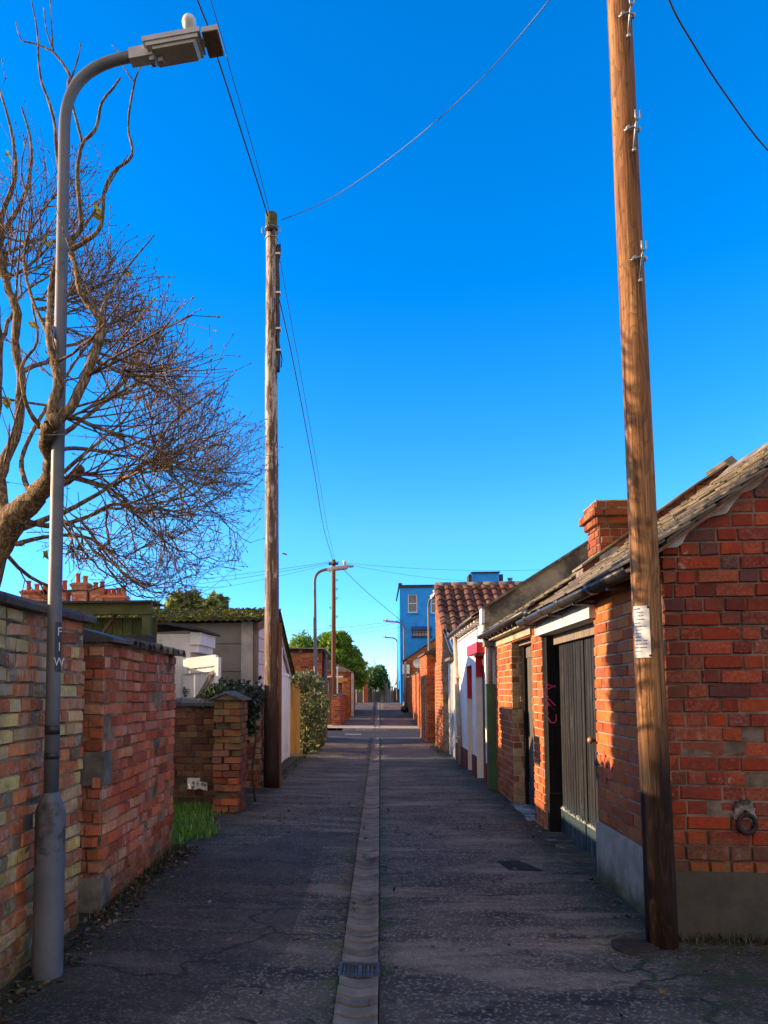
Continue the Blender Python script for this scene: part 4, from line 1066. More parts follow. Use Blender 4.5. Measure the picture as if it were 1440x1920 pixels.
mb = MB(); mb.box(1.505, 1.618, 4.22, 7.46, 2.10, 2.125); mb.build('soffit', M['oxblood'], t)
mb = MB(); mb.box(1.566, 1.70, 5.44, 7.31, 1.935, 2.07); mb.build('lintel', M['paleblue'], t)
mb = MB(); mb.box(1.642, 1.80, 7.155, 7.252, -.02, 1.93); mb.build('door_jamb', M['jamb'], t, 'black painted door jamb carrying pink spray scribble')
mb = MB(); mb.box(1.63, 1.76, 7.125, 7.157, -.02, .40); mb.build('jamb_block', M['jamb'], t)
mb = MB(); mb.box(1.71, 1.80, 5.5, 7.15, 1.84, 1.93); mb.build('door_head', M['greywood'], t)
d = MB(); planks(d, (1.782, 5.50, 0), (0, 1, 0), (-1, 0, 0), .79, .02, 1.84, .083, .022, .008, rng=random.Random(205))
d.build('door', M['door_bk'], t); d = MB(); planks(d, (1.776, 6.305, 0), (0, 1, 0), (-1, 0, 0), .84, .02, 1.84, .083, .022, .008, rng=random.Random(206))
do = d.build('door', M['door_bk'], t)
mb = MB(); mb.box(1.742, 1.756, 5.51, 6.29, .03, .27); mb.box(1.736, 1.752, 6.31, 7.12, .03, .27); mb.each('kickboard', M['kick'], do)
mb = MB(); rng = random.Random(207); n = 48; hs = [.262 + rng.uniform(0, .03)*(rng.random() < .7) for _ in range(n+1)]
vs = []
for x in (1.732, 1.756):
    for i in range(n+1): y = 5.52 + 1.6*i/n; vs += [(x, y, .258 + rng.uniform(-.004, .004)), (x, y, hs[i] + .004)]
m_ = 2*(n+1); fs = []
for i in range(n): a = 2*i; fs += [(a, a+1, a+3, a+2), (m_+a, m_+a+2, m_+a+3, m_+a+1), (a+1, m_+a+1, m_+a+3, a+3), (a, a+2, m_+a+2, m_+a)]
fs += [(0, m_, m_+1, 1), (2*n, 2*n+1, m_+2*n+1, m_+2*n)]
mb.add(vs, fs); mb.build('flaked_ledge', M['flake'], do)
k = P(1092, 1388, 6.0)
mb = MB(); kx = 1.76
mb.tube([(kx, 6.0, k.z), (kx-.03, 6.0, k.z), (kx-.035, 6.0, k.z), (kx-.05, 6.0, k.z), (kx-.068, 6.0, k.z), (kx-.075, 6.0, k.z)], [.014, .012, .022, .03, .022, .006], 12); mb.build('knob', M['brass'], do)
mb = MB()
ST = [[(662, 952), (680, 975), (757, 1000)], [(692, 968), (670, 1010), (660, 1032), (752, 985)], [(660, 1030), (668, 1092), (700, 1110), (757, 1166)], [(690, 1078), (668, 1122), (742, 1200)],
      [(742, 1198), (700, 1160), (672, 1168), (664, 1200), (690, 1240)], [(664, 1255), (690, 1275), (715, 1318), (748, 1322), (764, 1300), (764, 1248)]]
for s in ST:
    q = [P(880 + x/4.8, 1080 + y/4.8, 7.153) for x, y in s]
    q = [V3((1.650 + (p.x - 1.628)*.95, 7.1535, p.z)) for p in q]; pts = []
    for a, b in zip(q, q[1:]):
        for f in range(4): pts.append(a.lerp(b, f/4))
    pts.append(q[-1])
    for a, b in zip(pts, pts[1:]): mb.bar(a, b + (b-a)*.08, .0085, .002, up=(0, 1, 0))
mb.build('graffiti', M['pink_spray'], t)
mb = MB()
for i, (yy, zz, s) in enumerate(((5.31, .80, .07), (5.2, .82, .06), (5.33, .92, .04))):
    mb.prism([(1.606, yy + math.cos(a)*s*(.6+.4*((i+j) % 2)), zz + math.sin(a)*s*(.7+.5*((i+j) % 2))) for j, a in enumerate([q*math.pi/5 for q in range(10)])], (.002, 0, 0))
M['faint_red'] = plain('faded_red_spray', (.50, .07, .07), (.45, .12, .06), 30, .8, .2, bump=.2, var=.1)
mb.build('paint_mark', M['faint_red'], t)
M['ringpatch'] = plain('ring_mortar', (.30, .27, .24), (.13, .11, .095), 28, .95, .1, bump=1, bscale=60, dirt=(.06, .05, .045), dirt_amt=(.45, .6))
# iron ring on the gable in its patch of mortar
r = thing('iron_ring', 'rusty iron tethering ring fixed in a mortar patch on the gable', 'iron ring', (2.02, 4.19, .66))
mb = MB(); rng = random.Random(208)
mb.prism([(2.012 + math.cos(a)*(.062 + .035*mn.noise(V3((math.cos(a)*3, math.sin(a)*3, 7)))), 4.184, .705 + math.sin(a)*(.085 + .05*mn.noise(V3((math.cos(a)*3, math.sin(a)*3, 2))))) for a in [q*math.pi/24 for q in range(48)]], (0, .016, 0)); mb.build('mortar_patch', M['ringpatch'], r)
mb = MB(); mb.tube([(2.02 + math.cos(a)*.047, 4.172, .66 + math.sin(a)*.05) for a in [q*math.pi/10 for q in range(21)]], .0115, 8, caps=False); mb.build('ring', M['iron'], r)
mb = MB(); mb.tube([(2.018, 4.2, .725), (2.018, 4.165, .722), (2.018, 4.162, .70)], .012, 8); mb.build('staple', M['iron'], r)

# --- parapet and chimney between the first two roofs
t2 = thing('brick_outbuilding', 'second brick outbuilding with narrow grey door, buff jamb bricks and brick chimney', 'outbuilding', (1.62, 7.5, 0))
def ptop(u): return (2.24 + (u + .4)*SL + .10) if u < 1.40 else (2.24 + 1.8*SL + .10 - (u-1.40)*SL)
wall('party_parapet', t2, (2.02, 7.2), (4.6, 7.2), 2.2, 5, .24, [M['br_red'], M['mortar_d']], top=ptop, breaks=(1.40,), seed=211)
mb = MB(); 
for i in range(6):
    a, b = i*.24 - .02, i*.24 + .215
    mb.hexa([(2.02+a, 7.14, ptop(a)), (2.02+b, 7.14, ptop(b)), (2.02+b, 7.5, ptop(b)), (2.02+a, 7.5, ptop(a)), (2.02+a, 7.14, ptop(a)+.022), (2.02+b, 7.14, ptop(b)+.022), (2.02+b, 7.5, ptop(b)+.022), (2.02+a, 7.5, ptop(a)+.022)])
    if i == 5: mb.prism([(2.02+b, 7.13, ptop(b)-.02), (2.02+b-.06, 7.13, ptop(b)+.03), (2.02+b+.02, 7.13, ptop(b)+.085), (2.02+b+.12, 7.13, ptop(b)-.02)], (0, .4, 0))
mb.build('parapet_coping', M['slate_l'], t2)
mb = MB()
def chim(x0, x1, y0, d, z0, z1):
    core(mb, (x0, y0, 0), (1, 0, 0), (0, -1, 0), x1-x0, z0, z1, d)
    brickwork(mb, (x0, y0, 0), (1, 0, 0), (0, -1, 0), x1-x0, z0, z1, seed=3, jit=1.2); brickwork(mb, (x0, y0, 0), (0, 1, 0), (-1, 0, 0), d, z0, z1, seed=4, jit=1.2)
chim(2.20, 2.52, 7.22, .36, 2.55, 3.05); chim(2.165, 2.555, 7.185, .43, 3.05, 3.125); chim(2.13, 2.59, 7.15, .50, 3.125, 3.21); chim(2.165, 2.555, 7.185, .43, 3.21, 3.29)
mb.build('chimney', [M['br_chim'], M['mortar']], t2)
mb = MB(); mb.prism([(2.185, 7.19, 2.72), (2.65, 7.19, 3.02), (2.65, 7.19, 2.85), (2.185, 7.19, 2.55)], (0, .012, 0)); mb.build('chimney_flashing', M['galv'], t2)
wall('lane_wall', t2, (1.62, 7.482), (1.60, 9.98), -.03, 2.10, .25, [M['br_or'], M['mortar_l']], s=-1, openings=[(.22, 1.37, -.05, 1.98)], seed=212, bond='stretcher', ch=.08)
mb = MB(); brickwork(mb, (1.606, 8.853, 0), (1, 0, 0), (0, -1, 0), .13, -.03, 1.98, seed=213, bond='header', jit=1.3, ch=.08); mb.box(1.612, 1.735, 8.85, 8.90, -.03, 1.97, 1); mb.build('jamb_bricks', [M['br_yel'], M['mortar_l']], t2, 'buff brick reveal at the far side of the door')
mb = MB(); mb.box(1.74, 1.85, 8.76, 8.85, -.02, 1.97); mb.build('door_jamb', M['jamb'], t2)
d = MB(); planks(d, (1.80, 7.71, 0), (0, 1, 0), (-1, 0, 0), 1.05, .03, 1.93, .15, .022, .006, rng=random.Random(214)); do = d.build('door', M['door_gr'], t2)
mb = MB(); mb.box(1.765, 1.779, 7.72, 8.75, 1.78, 1.90); mb.box(1.765, 1.779, 7.72, 8.75, .05, .30); mb.box(1.765, 1.779, 8.2, 8.27, .3, 1.78); mb.build('door_rail', M['door_gr'], do)
mb = MB(); mb.box(1.70, 1.85, 7.70, 8.85, 1.93, 1.98); mb.build('door_head', M['greywood'], t2)
mb = MB(); y = 7.30
for l in (1.0, .55, .6, .62):
    mb.box(1.582, 1.66, y+.33, y+.33+l*.92, 1.985, 2.075); y += l*.92 + .004
mb.build('lintel', M['cream'], t2)
mb = MB(); roof(mb, 1.42, 2.165, 3.4, 7.46, 10.0, .64, 215); mb.build('roof', [M['slate_l'], M['brownwood']], t2)
mb = MB(); gutter(mb, (1.43, 7.02, 2.165), (1.43, 10.22, 2.155), .05); mb.tube([(1.43, 7.02, 2.14), (1.45, 6.98, 2.15)], [.05, .02], 8)
y = 7.55
while y < 10: mb.box(1.44, 1.60, y, y+.05, 2.085, 2.13); y += .3
mb.build('gutter', M['gutter'], t2)
mb = MB(); mb.box(1.49, 1.60, 7.5, 9.98, 2.07, 2.086); mb.build('soffit', M['cream'], t2)

# --- green boxed-in downpipe between second outbuilding and white building
t = thing('pipe_casing', 'dark green boxed-in downpipe beside the white building', 'pipe casing', (1.54, 10.05, 0))
mb = MB(); mb.box(1.475, 1.625, 9.985, 10.10, .06, 1.47); mb.box(1.468, 1.632, 9.978, 10.107, -.03, .06); mb.box(1.468, 1.632, 9.978, 10.107, 1.462, 1.478); mb.build('casing', M['green_p'], t)
mb = MB(); mb.tube([(1.53, 10.04, 1.47), (1.53, 10.04, 1.95), (1.50, 10.04, 2.02), (1.45, 10.06, 2.12)], .035, 10); mb.build('downpipe', M['greypipe'], t)

# --- white rendered building
t = thing('white_building', 'white rendered building with red lintel and dark red plinth', 'building', (1.5, 12, 0))
mb = MB()
core(mb, (1.5, 10.22, 0), (0, 1, 0), (-1, 0, 0), 4.0, -.03, 2.42, .32, None, [(.15, 1.1, -.05, 1.93), (1.55, 2.25, -.05, 1.80)], (), 0)
mb.build('wall', M['render_w'], t)
def wtop(u): return 2.53 + u*.63
mb = MB(); core(mb, (1.46, 9.985, 0), (1, 0, 0), (0, -1, 0), 1.9, 2.0, 9, .235, wtop, (), (), 0); mb.build('parapet', M['render_g'], t)
mb = MB()
for i in range(5):
    a, b = -.03 + i*.39, -.03 + i*.39 + .385
    mb.hexa([(1.46+a, 9.94, wtop(a)), (1.46+b, 9.94, wtop(b)), (1.46+b, 10.26, wtop(b)), (1.46+a, 10.26, wtop(a)), (1.46+a, 9.94, wtop(a)+.035), (1.46+b, 9.94, wtop(b)+.035), (1.46+b, 10.26, wtop(b)+.035), (1.46+a, 10.26, wtop(a)+.035)])
mb.build('parapet_coping', M['slate_l'], t)
mb = MB(); mb.box(1.425, 1.458, 9.96, 10.24, 2.32, 2.53); mb.build('kneeler', M['render_w'], t)
mb = MB()
for a, b in ((10.215, 10.365), (11.325, 11.765), (12.475, 14.225)): mb.box(1.478, 1.502, a, b, -.04, .36)
mb.each('plinth', M['oxblood'], t)
mb = MB(); mb.box(1.385, 1.499, 10.28, 11.45, 1.93, 2.08); mb.build('lintel', M['red_paint'], t)
mb = MB(); mb.box(1.60, 1.64, 10.38, 11.31, 0, 1.92); mb.box(1.60, 1.64, 11.78, 12.46, 0, 1.79); mb.each('door', M['oxblood'], t)
mb = MB(); mb.box(1.505, 1.68, 11.30, 11.318, 1.60, 1.925); mb.box(1.505, 1.68, 12.448, 12.468, 1.25, 1.795); mb.each('reveal_lining', M['red_paint'], t)
mb = MB(); roof(mb, 1.36, 2.46, 3.4, 10.26, 14.2, .62, 221); mb.build('roof', [M['slate'], M['brownwood']], t)
mb = MB(); gutter(mb, (1.36, 10.26, 2.45), (1.36, 14.24, 2.44), .05); mb.build('gutter', M['gutter'], t)
mb = MB(); y = 10.4
while y < 14.1: mb.box(1.37, 1.5, y, y+.06, 2.37, 2.44); y += .38
mb.each('rafter_end', M['white_p'], t)
mb = MB(); mb.tube([(1.485, 10.9, 2.34), (1.485, 14.2, 2.30)], .006, 5); mb.tube([(1.486, 10.95, 2.08), (1.486, 10.95, 2.36)], .007, 5); mb.build('cable', M['black'], t)
t = thing('drainpipe', 'tall beige drainpipe leaning out at the far end of the white building', 'drainpipe', (1.5, 13.1, 0))
mb = MB(); mb.tube([(1.46, 13.25, 0), (1.435, 13.3, 1.2), (1.415, 13.45, 2.38)], .042, 10); mb.build('pipe', M['pipe'], t)
mb = MB(); 
for z in (.5, 1.6): mb.tube([(1.448 - z*.012, 13.28, z), (1.448 - z*.012, 13.28, z+.05)], .053, 10)
mb.each('collar', M['pipe'], t)

# --- lean-to with corrugated roof and grey door
t = thing('corrugated_lean_to', 'small lean-to with corrugated sheet roof and pale grey door past the white building', 'lean-to', (1.5, 15.2, 0))
mb = MB(); mb.box(1.52, 3.0, 14.26, 16.02, -.03, 1.98); mb.build('wall', M['render_g'], t)
mb = MB(); planks(mb, (1.515, 14.36, 0), (0, 1, 0), (-1, 0, 0), .95, .02, 1.93, .19, .02, .004); mb.build('door', plain('pale_grey_door', (.30, .32, .31), (.25, .27, .26), 6, .6, .3, var=.08), t)
mb = MB(); mb.box(1.47, 1.52, 15.33, 15.43, -.03, 1.96); mb.box(1.47, 1.52, 14.262, 14.352, -.03, 1.96); mb.each('door_frame', M['white_p'], t)
mb = MB(); corrug(mb, 1.40, 3.6, 14.28, 2.13, 16.0, 2.74, .09, .022, .012); mb.build('roof', M['galv'], t)
mb = MB()
for i in range(6): mb.box(1.39, 1.47, 14.3 + i*.28, 14.5 + i*.28, 1.99, 2.05)
mb.build('eaves_board', M['greywood'], t)

# --- pantiled building, its roof slope towards us
t = thing('pantiled_building', 'orange brick building with brown pantile roof facing the camera', 'building', (1.42, 16.9, 0))
def ttop(u): return 2.80 + u*.67
wall('gable_wall', t, (1.415, 16.04), (1.405, 17.76), -.03, 5, .25, [M['br_or'], M['mortar_l']], s=-1, top=ttop, seed=231, bond='stretcher', openings=())
wall('front_wall', t, (1.67, 16.04), (6.0, 16.04), -.03, 2.78, .25, [M['br_red'], M['mortar_l']], seed=232)
mb = MB(); core(mb, (1.66, 17.5, 0), (1, 0, 0), (0, -1, 0), 4.3, -.03, 3.9, .25, None, (), (), 0); mb.build('rear_wall', M['br_red'], t)
mb = MB(); mb.prism([(1.38, 15.8, 2.63), (1.38, 17.78, 3.955), (1.38, 17.78, 3.92), (1.38, 15.8, 2.595)], (4.7, 0, 0), 1)
rng = random.Random(233); u0 = V3((1.36, 15.74, 2.645)); uy = V3((0, 2.04, 1.315)); S = uy.length; ud = uy.normalized(); nn = V3((0, -ud.z, ud.y))
rows, pw = 8, .225
for r_ in range(rows):
    for c_ in range(21):
        s0 = S*r_/rows - .02; s1 = s0 + S/rows*1.2; x = c_*pw + rng.uniform(-.006, .006); l0, l1 = .045 + rng.uniform(0, .012), .012
        prof = [(0, .0), (.02, .035), (.06, .062), (.10, .066), (.14, .05), (.165, .015), (.20, .004), (pw-.004, .012)]
        vs = []
        for (s, l) in ((s0, l0), (s1, l1)):
            for th in (0, .014): vs += [u0 + V3((x + px_, 0, 0)) + ud*s + nn*(l + h_ - th) for px_, h_ in prof]
        n = len(prof); fs = []
        for k in range(n-1): fs += [(k, k+1, 2*n+k+1, 2*n+k), (n+k, 3*n+k, 3*n+k+1, n+k+1), (k, n+k, n+k+1, k+1), (2*n+k, 2*n+k+1, 3*n+k+1, 3*n+k)]
        fs += [(0, 2*n, 3*n, n), (n-1, 2*n-1, 4*n-1, 3*n-1)]
        mb.add(vs, fs, 0, (rng.random(), rng.random(), rng.random()))
mb.build('roof', [M['pantile'], M['brownwood']], t)
mb = MB(); x = 1.4
while x < 6: mb.tube([(x, 17.76, 3.99), (x+.38, 17.76, 3.99 + rng.uniform(-.006, .006))], .085, 8); x += .385
mb.each('ridge_tile', M['tile_cop'], t)
mb = MB(); mb.box(1.39, 6.0, 15.86, 16.0, 2.60, 2.66); mb.build('eaves_board', M['cream'], t)
wall('pier', t, (1.40, 16.4), (1.36, 17.7), -.03, 1.95, .05, [M['br_or'], M['mortar_l']], s=-1, seed=234, bond='header', ends=(0,))

# --- stout brick wall end at the corner of the crossing street
t = thing('corner_wall', 'stout orange brick wall with dark coping at the street corner on the right', 'wall', (1.35, 19.5, 0))
wall('brickwork', t, (1.225, 18.66), (1.17, 20.75), -.05, 2.32, .42, [M['br_or'], M['mortar_l']], s=-1, seed=241, ends=(0, 1), bond='flemish')
mb = MB(); mb.prism([(1.16, 18.60, 2.32), (1.16, 18.60, 2.36), (1.43, 18.60, 2.48), (1.70, 18.60, 2.36), (1.70, 18.60, 2.32)], (-.055, 2.2, 0)); mb.build('coping', M['tile_cop'], t)
t = thing('garden_wall', 'plain orange brick wall linking the pantiled building to the corner wall', 'wall', (1.45, 18.2, 0))
wall('brickwork', t, (1.45, 17.78), (1.45, 18.65), -.05, 2.1, .22, [M['br_or'], M['mortar_l']], s=-1, seed=242)
wall('return', t, (1.66, 18.62), (12, 18.62), -.05, 1.7, .22, [M['br_red'], M['mortar_l']], seed=243)

# ================================================================== BEYOND THE STREET, RIGHT
def lanewall(label, y0, y1, x0, x1, zt, pal, seed, s=-1, ends=(0,), cop=True):
    t = thing('garden_wall', label, 'wall', ((x0+x1)/2, (y0+y1)/2, gz(y0)))
    wall('brickwork', t, (x0, y0), (x1, y1), gz(y0)-.15, zt, .3, [pal, M['mortar_l']], s=s, seed=seed, ends=ends, bond='stretcher')
    if cop:
        mb = MB(); k = -s
        mb.prism([(x0 + .04*s, y0-.03, zt), (x0 + .04*s, y0-.03, zt+.04), (x0 - .15*s, y0-.03, zt+.09), (x0 - .34*s, y0-.03, zt+.04), (x0 - .34*s, y0-.03, zt)], (x1-x0, y1-y0+.06, 0)); mb.build('coping', M['tile_cop'], t)
    return t
def gate(label, y0, y1, x, zt, mat, s=-1):
    t = thing('timber_gate', label, 'gate', (x, y0, gz(y0)))
    mb = MB(); planks(mb, (x, y0, 0), (0, 1, 0), (s, 0, 0), y1-y0, gz(y0)-.02, zt, .14, .025, .005, jz=.01); mb.build('boards', mat, t)
    mb = MB(); mb.box(x-.02, x+.06, y0-.09, y0-.005, gz(y0)-.1, zt+.06); mb.box(x-.02, x+.06, y1+.005, y1+.09, gz(y0)-.1, zt+.06); mb.each('post', mat, t)
lanewall('low orange brick wall across the street with weeds at its foot', 26.1, 28.3, 1.42, 1.46, 2.02, M['br_or'], 251)
gate('orange timber gate just across the street on the right', 28.4, 29.4, 1.55, 1.98, M['orangewood'])
lanewall('longer orange brick wall between the two timber gates across the street', 29.5, 33.2, 1.46, 1.5, 2.0, M['br_or'], 252)
gate('red-brown timber gate farther up the far lane on the right', 33.3, 34.4, 1.58, 1.98, M['brownwood'])
lanewall('farthest orange brick wall leading to the sloping-roofed brick house', 34.5, 37.9, 1.48, 1.44, 2.02, M['br_or'], 253)
t = thing('brick_house', 'orange brick house with a single sloping roof in front of the blue building', 'house', (3, 38, .3))
def htop(u): return 3.0 + u*.68 if u < 3.5 else 3.0 + 3.5*.68 - (u-3.5)*.68
wall('gable_wall', t, (1.44, 38), (8.4, 38), .1, 9, .3, [M['br_or'], M['mortar_l']], top=htop, breaks=(3.5,), seed=261, bond='stretcher')
wall('lane_wall', t, (1.44, 38), (1.44, 43.5), .1, 2.98, .3, [M['br_or'], M['mortar_l']], s=-1, seed=262, bond='stretcher')
mb = MB(); roof(mb, 1.3, 2.96, 4.94, 37.9, 43.5, .68, 263, .3, .4); mb.build('roof', [M['slate'], M['brownwood']], t)
mb = MB(); mb.tube([(1.36, 37.8, .3), (1.36, 37.8, 2.9)], .06, 8); mb.build('downpipe', M['greypipe'], t)
t = thing('satellite_dish', 'white satellite dish above the orange walls on the far right side', 'satellite dish', (1.9, 36, 2.5))
mb = MB()
rings = [[V3((1.95, 36, 2.72)) + V3((math.cos(a)*.28*r_, -.08*(1-r_*r_)*-1 - .08, math.sin(a)*.24*r_)) for a in [q*math.pi/8 for q in range(16)]] for r_ in (.05, .5, 1)]
vs = [p for r_ in rings for p in r_]; vs += [p + V3((0, .012, 0)) for p in vs]; fs = []
for k in (0, 1):
    for q in range(16): fs += [(k*16+q, k*16+(q+1) % 16, (k+1)*16+(q+1) % 16, (k+1)*16+q), (48+k*16+q, 48+(k+1)*16+q, 48+(k+1)*16+(q+1) % 16, 48+k*16+(q+1) % 16)]
mb.add(vs, fs, 0, None, True); mb.build('dish', M['white_pl'], t)
mb = MB(); mb.tube([(1.95, 36.02, 2.68), (1.95, 36.3, 2.6), (1.95, 36.35, 1.9)], .025, 6); mb.tube([(1.95, 35.95, 2.5), (1.95, 35.65, 2.66)], .012, 5); mb.build('bracket', M['galv'], t)
t = thing('junction_box', 'white wall box fixed beside the lane in front of the blue building', 'wall box', (1.35, 37.9, 2.4))
mb = MB(); mb.box(1.20, 1.58, 37.82, 37.98, 2.22, 2.72); mb.build('box', M['white_pl'], t)
mb = MB(); mb.box(1.22, 1.56, 37.80, 37.82, 2.24, 2.70); mb.build('lid', M['white_p'], t)
mb = MB(); rng = random.Random(262); 
t = thing('refuse_sack', 'black refuse sack at the foot of the far right wall', 'refuse sack', (1.25, 36.6, gz(36.6)))
c = V3((1.25, 36.6, gz(36.6)+.16)); vs = []; nu, nv = 12, 7
for j in range(nv+1):
    for i in range(nu):
        ph, tt = math.pi*j/nv, 2*math.pi*i/nu; v = V3((math.sin(ph)*math.cos(tt), math.sin(ph)*math.sin(tt), math.cos(ph)))
        vs.append(c + V3((v.x*.2, v.y*.22, v.z*.18))*(1 + .2*mn.noise(v*3)))
mb.add(vs, [(j*nu+i, j*nu+(i+1) % nu, (j+1)*nu+(i+1) % nu, (j+1)*nu+i) for j in range(nv) for i in range(nu)], 0, None, True); mb.build('sack', M['black'], t)
mb = MB(); mb.tube([c + V3((0, 0, .15)), c + V3((.02, 0, .22)), c + V3((.06, 0, .28))], [.03, .02, .05], 7); mb.build('knot', M['black'], t)

# --- blue painted building
t = thing('blue_building', 'tall bright blue painted building closing the view up the lane', 'building', (5, 45, .5))
ops = [(.52, 1.10, 6.26, 7.42), (1.95, 2.45, 6.2, 7.42), (.76, 1.95, 4.74, 5.38)]
mb = MB(); core(mb, (1.30, 45, 0), (1, 0, 0), (0, -1, 0), 8.6, .3, 7.86, .35, None, ops, (), 0); mb.box(1.30, 1.6, 45.36, 52, .3, 7.86); mb.box(1.6, 9.9, 51.7, 52, .3, 7.86); mb.build('wall', M['blue'], t)
mb = MB(); mb.box(1.22, 9.95, 44.92, 52, 7.86, 8.02); mb.box(1.22, 1.45, 44.9, 45.15, 8.02, 8.14); mb.build('roof_edge', M['felt'], t)
mb = MB()
core(mb, (5.9, 45.5, 0), (1, 0, 0), (0, -1, 0), 1.7, 8.02, 8.80, 1.5, None, (), (), 0); mb.build('roof_box', M['blue'], t)
mb = MB(); mb.box(5.85, 7.65, 45.4, 47.1, 8.80, 8.88); mb.box(5.7, 5.9, 45.55, 46.5, 8.02, 8.72); mb.box(7.6, 7.86, 45.55, 46.5, 8.02, 8.72); mb.build('roof_box_trim', M['felt'], t)
mb = MB(); mb.tube([(8.3, 45.6, 8), (8.3, 45.6, 8.36)], .13, 10); mb.tube([(8.3, 45.6, 8.40), (8.3, 45.6, 8.48)], .18, 10); mb.tube([(8.3, 45.6, 8.3), (8.3, 45.6, 8.42)], .05, 6); mb.build('flue', M['galv'], t)
for (a, b, c, d), gl in zip(ops, ('glass', 'glass', 'glass_y')):
    x0, x1 = 1.30+a, 1.30+b; fm = MB()
    fm.box(x0, x1, 45.06, 45.12, c, c+.05); fm.box(x0, x1, 45.06, 45.12, d-.05, d); fm.box(x0, x0+.05, 45.06, 45.12, c+.05, d-.05); fm.box(x1-.05, x1, 45.06, 45.12, c+.05, d-.05)
    if gl == 'glass_y':
        for i in range(1, 6): fm.box(x0 + (x1-x0)*i/6 - .012, x0 + (x1-x0)*i/6 + .012, 45.07, 45.11, c+.05, d-.05)
        fm.box(x0+.05, x1-.05, 45.07, 45.11, (c+d)/2-.012-.07, (c+d)/2+.012-.07)
    else: fm.box(x0+.05, x1-.05, 45.07, 45.11, (c+d)/2-.02, (c+d)/2+.02)
    w = fm.build('window', M['blue_d'] if gl == 'glass_y' else M['white_p'], t)
    pm = MB(); pm.box(x0+.04, x1-.04, 45.125, 45.135, c+.04, d-.04); pm.build('pane', M[gl], w)
    sm = MB(); sm.box(x0-.06, x1+.06, 44.93, 45.06, c-.08, c-.003); sm.build('sill', M['blue'] if gl != 'glass_y' else M['blue_d'], w)
mb = MB(); mb.prism([(2.02, 44.96, 5.38), (2.02, 44.72, 5.16), (2.02, 44.74, 5.13), (2.02, 44.99, 5.34)], (1.24, 0, 0)); mb.build('awning', M['blue_d'], t)

# ================================================================== BEYOND THE STREET, LEFT
t = thing('brick_garage', 'red brick garage with slate gable beyond the street on the left', 'garage', (-2.6, 33.5, .15))
def ktop(u): return 2.28 + (1.55-abs(u-1.55))*.5
wall('gable_wall', t, (-4.45, 33.5), (-1.35, 33.5), 0, 6, .25, [M['br_red'], M['mortar_l']], top=ktop, breaks=(1.55,), seed=301, bond='stretcher', openings=[(2.0, 2.75, 0, 1.95)])
wall('lane_wall', t, (-1.35, 33.5), (-1.35, 38.5), 0, 2.26, .25, [M['br_red'], M['mortar_l']], seed=302, bond='stretcher')
mb = MB()
for s in (1, -1):
    x0 = -2.9 + s*1.72; slates(mb, (x0, 33.35, 2.26), (0, 1, 0), (-s*1.72, 0, .86), 5.3, 1.92, .28, .35, rng=random.Random(303+s))
mb.prism([(-4.6, 33.4, 2.22), (-2.9, 33.4, 3.08), (-1.2, 33.4, 2.22)], (0, 5.2, 0)); mb.build('roof', M['slate'], t)
mb = MB(); mb.box(-1.34, -1.22, 33.44, 33.6, .05, 2.2); mb.build('corner_post', M['conc_l'], t)
mb = MB(); mb.box(-2.42, -1.72, 33.56, 33.6, .1, 1.94); mb.build('door', M['brownwood'], t)
mb = MB(); mb.box(-2.6, -1.72, 33.38, 33.5, 1.96, 2.04); mb.build('lintel', M['white_p'], t)
mb = MB(); mb.box(-2.0, -1.5, 33.3, 33.48, 1.72, 1.94); mb.build('sign_box', M['orangewood'], t)  # small orange sign box on the gable
lanewall('low red brick wall with plants beyond the street on the left', 27.6, 31.0, -1.55, -1.5, 1.15, M['br_red'], 311, s=1, ends=(0,))
t = thing('brick_pier', 'bright orange gate pier at the end of the low wall on the left', 'brick pier', (-1.5, 31.3, .1))
wall('brickwork', t, (-1.62, 31.1), (-1.33, 31.1), 0, 1.72, .3, [M['br_or'], M['mortar_l']], seed=312, ends=(0, 1), bond='header')
mb = MB(); mb.box(-1.65, -1.3, 31.06, 31.44, 1.72, 1.78); mb.build('cap', M['terra'], t)
t = thing('timber_fence', 'dark timber fence running beside the pole beyond the street', 'fence', (-2.2, 29, 0))
mb = MB(); planks(mb, (-3.6, 28.6, 0), (1, 0, 0), (0, -1, 0), 1.6, -.05, 1.75, .14, .02, .005, jz=.02); mb.build('panel', M['brownwood'], t)
mb = MB(); mb.box(-2.0, -1.9, 28.55, 28.65, -.05, 1.9); mb.each('post', M['brownwood'], t)
t = thing('white_post', 'thin white post in front of the red brick garage', 'post', (-1.95, 32.8, .1))
mb = MB(); mb.box(-1.98, -1.92, 32.77, 32.83, 0, 2.35); mb.build('shaft', M['white_p'], t)
mb = MB(); mb.box(-2.0, -1.90, 32.75, 32.85, 2.35, 2.45); mb.build('cap', M['white_p'], t)
t = thing('terracotta_shed', 'terracotta coloured outhouse beside the clipped hedge', 'outhouse', (-1.15, 46.5, .55))
mb = MB(); core(mb, (-2.4, 46.5, 0), (1, 0, 0), (0, -1, 0), 1.62, .4, 2.42, 2, None, [(.86, 1.34, .4, 2.0)], (), 0); mb.build('wall', M['terrawall'], t)
mb = MB(); mb.box(-2.45, -.74, 46.44, 48.55, 2.42, 2.5); mb.build('roof', M['terra'], t)
mb = MB(); mb.box(-1.52, -1.08, 46.6, 46.65, .5, 1.98); mb.build('door', M['greywood'], t)
mb = MB(); mb.box(-1.56, -1.50, 46.46, 46.55, .45, 2.04); mb.box(-1.1, -1.04, 46.46, 46.55, .45, 2.04); mb.each('door_frame', M['white_p'], t)
t = thing('timber_fence', 'uneven grey timber fence across the top of the far lane', 'fence', (.3, 48.3, .55))
rng = random.Random(320)
mb = MB(); u = -.8
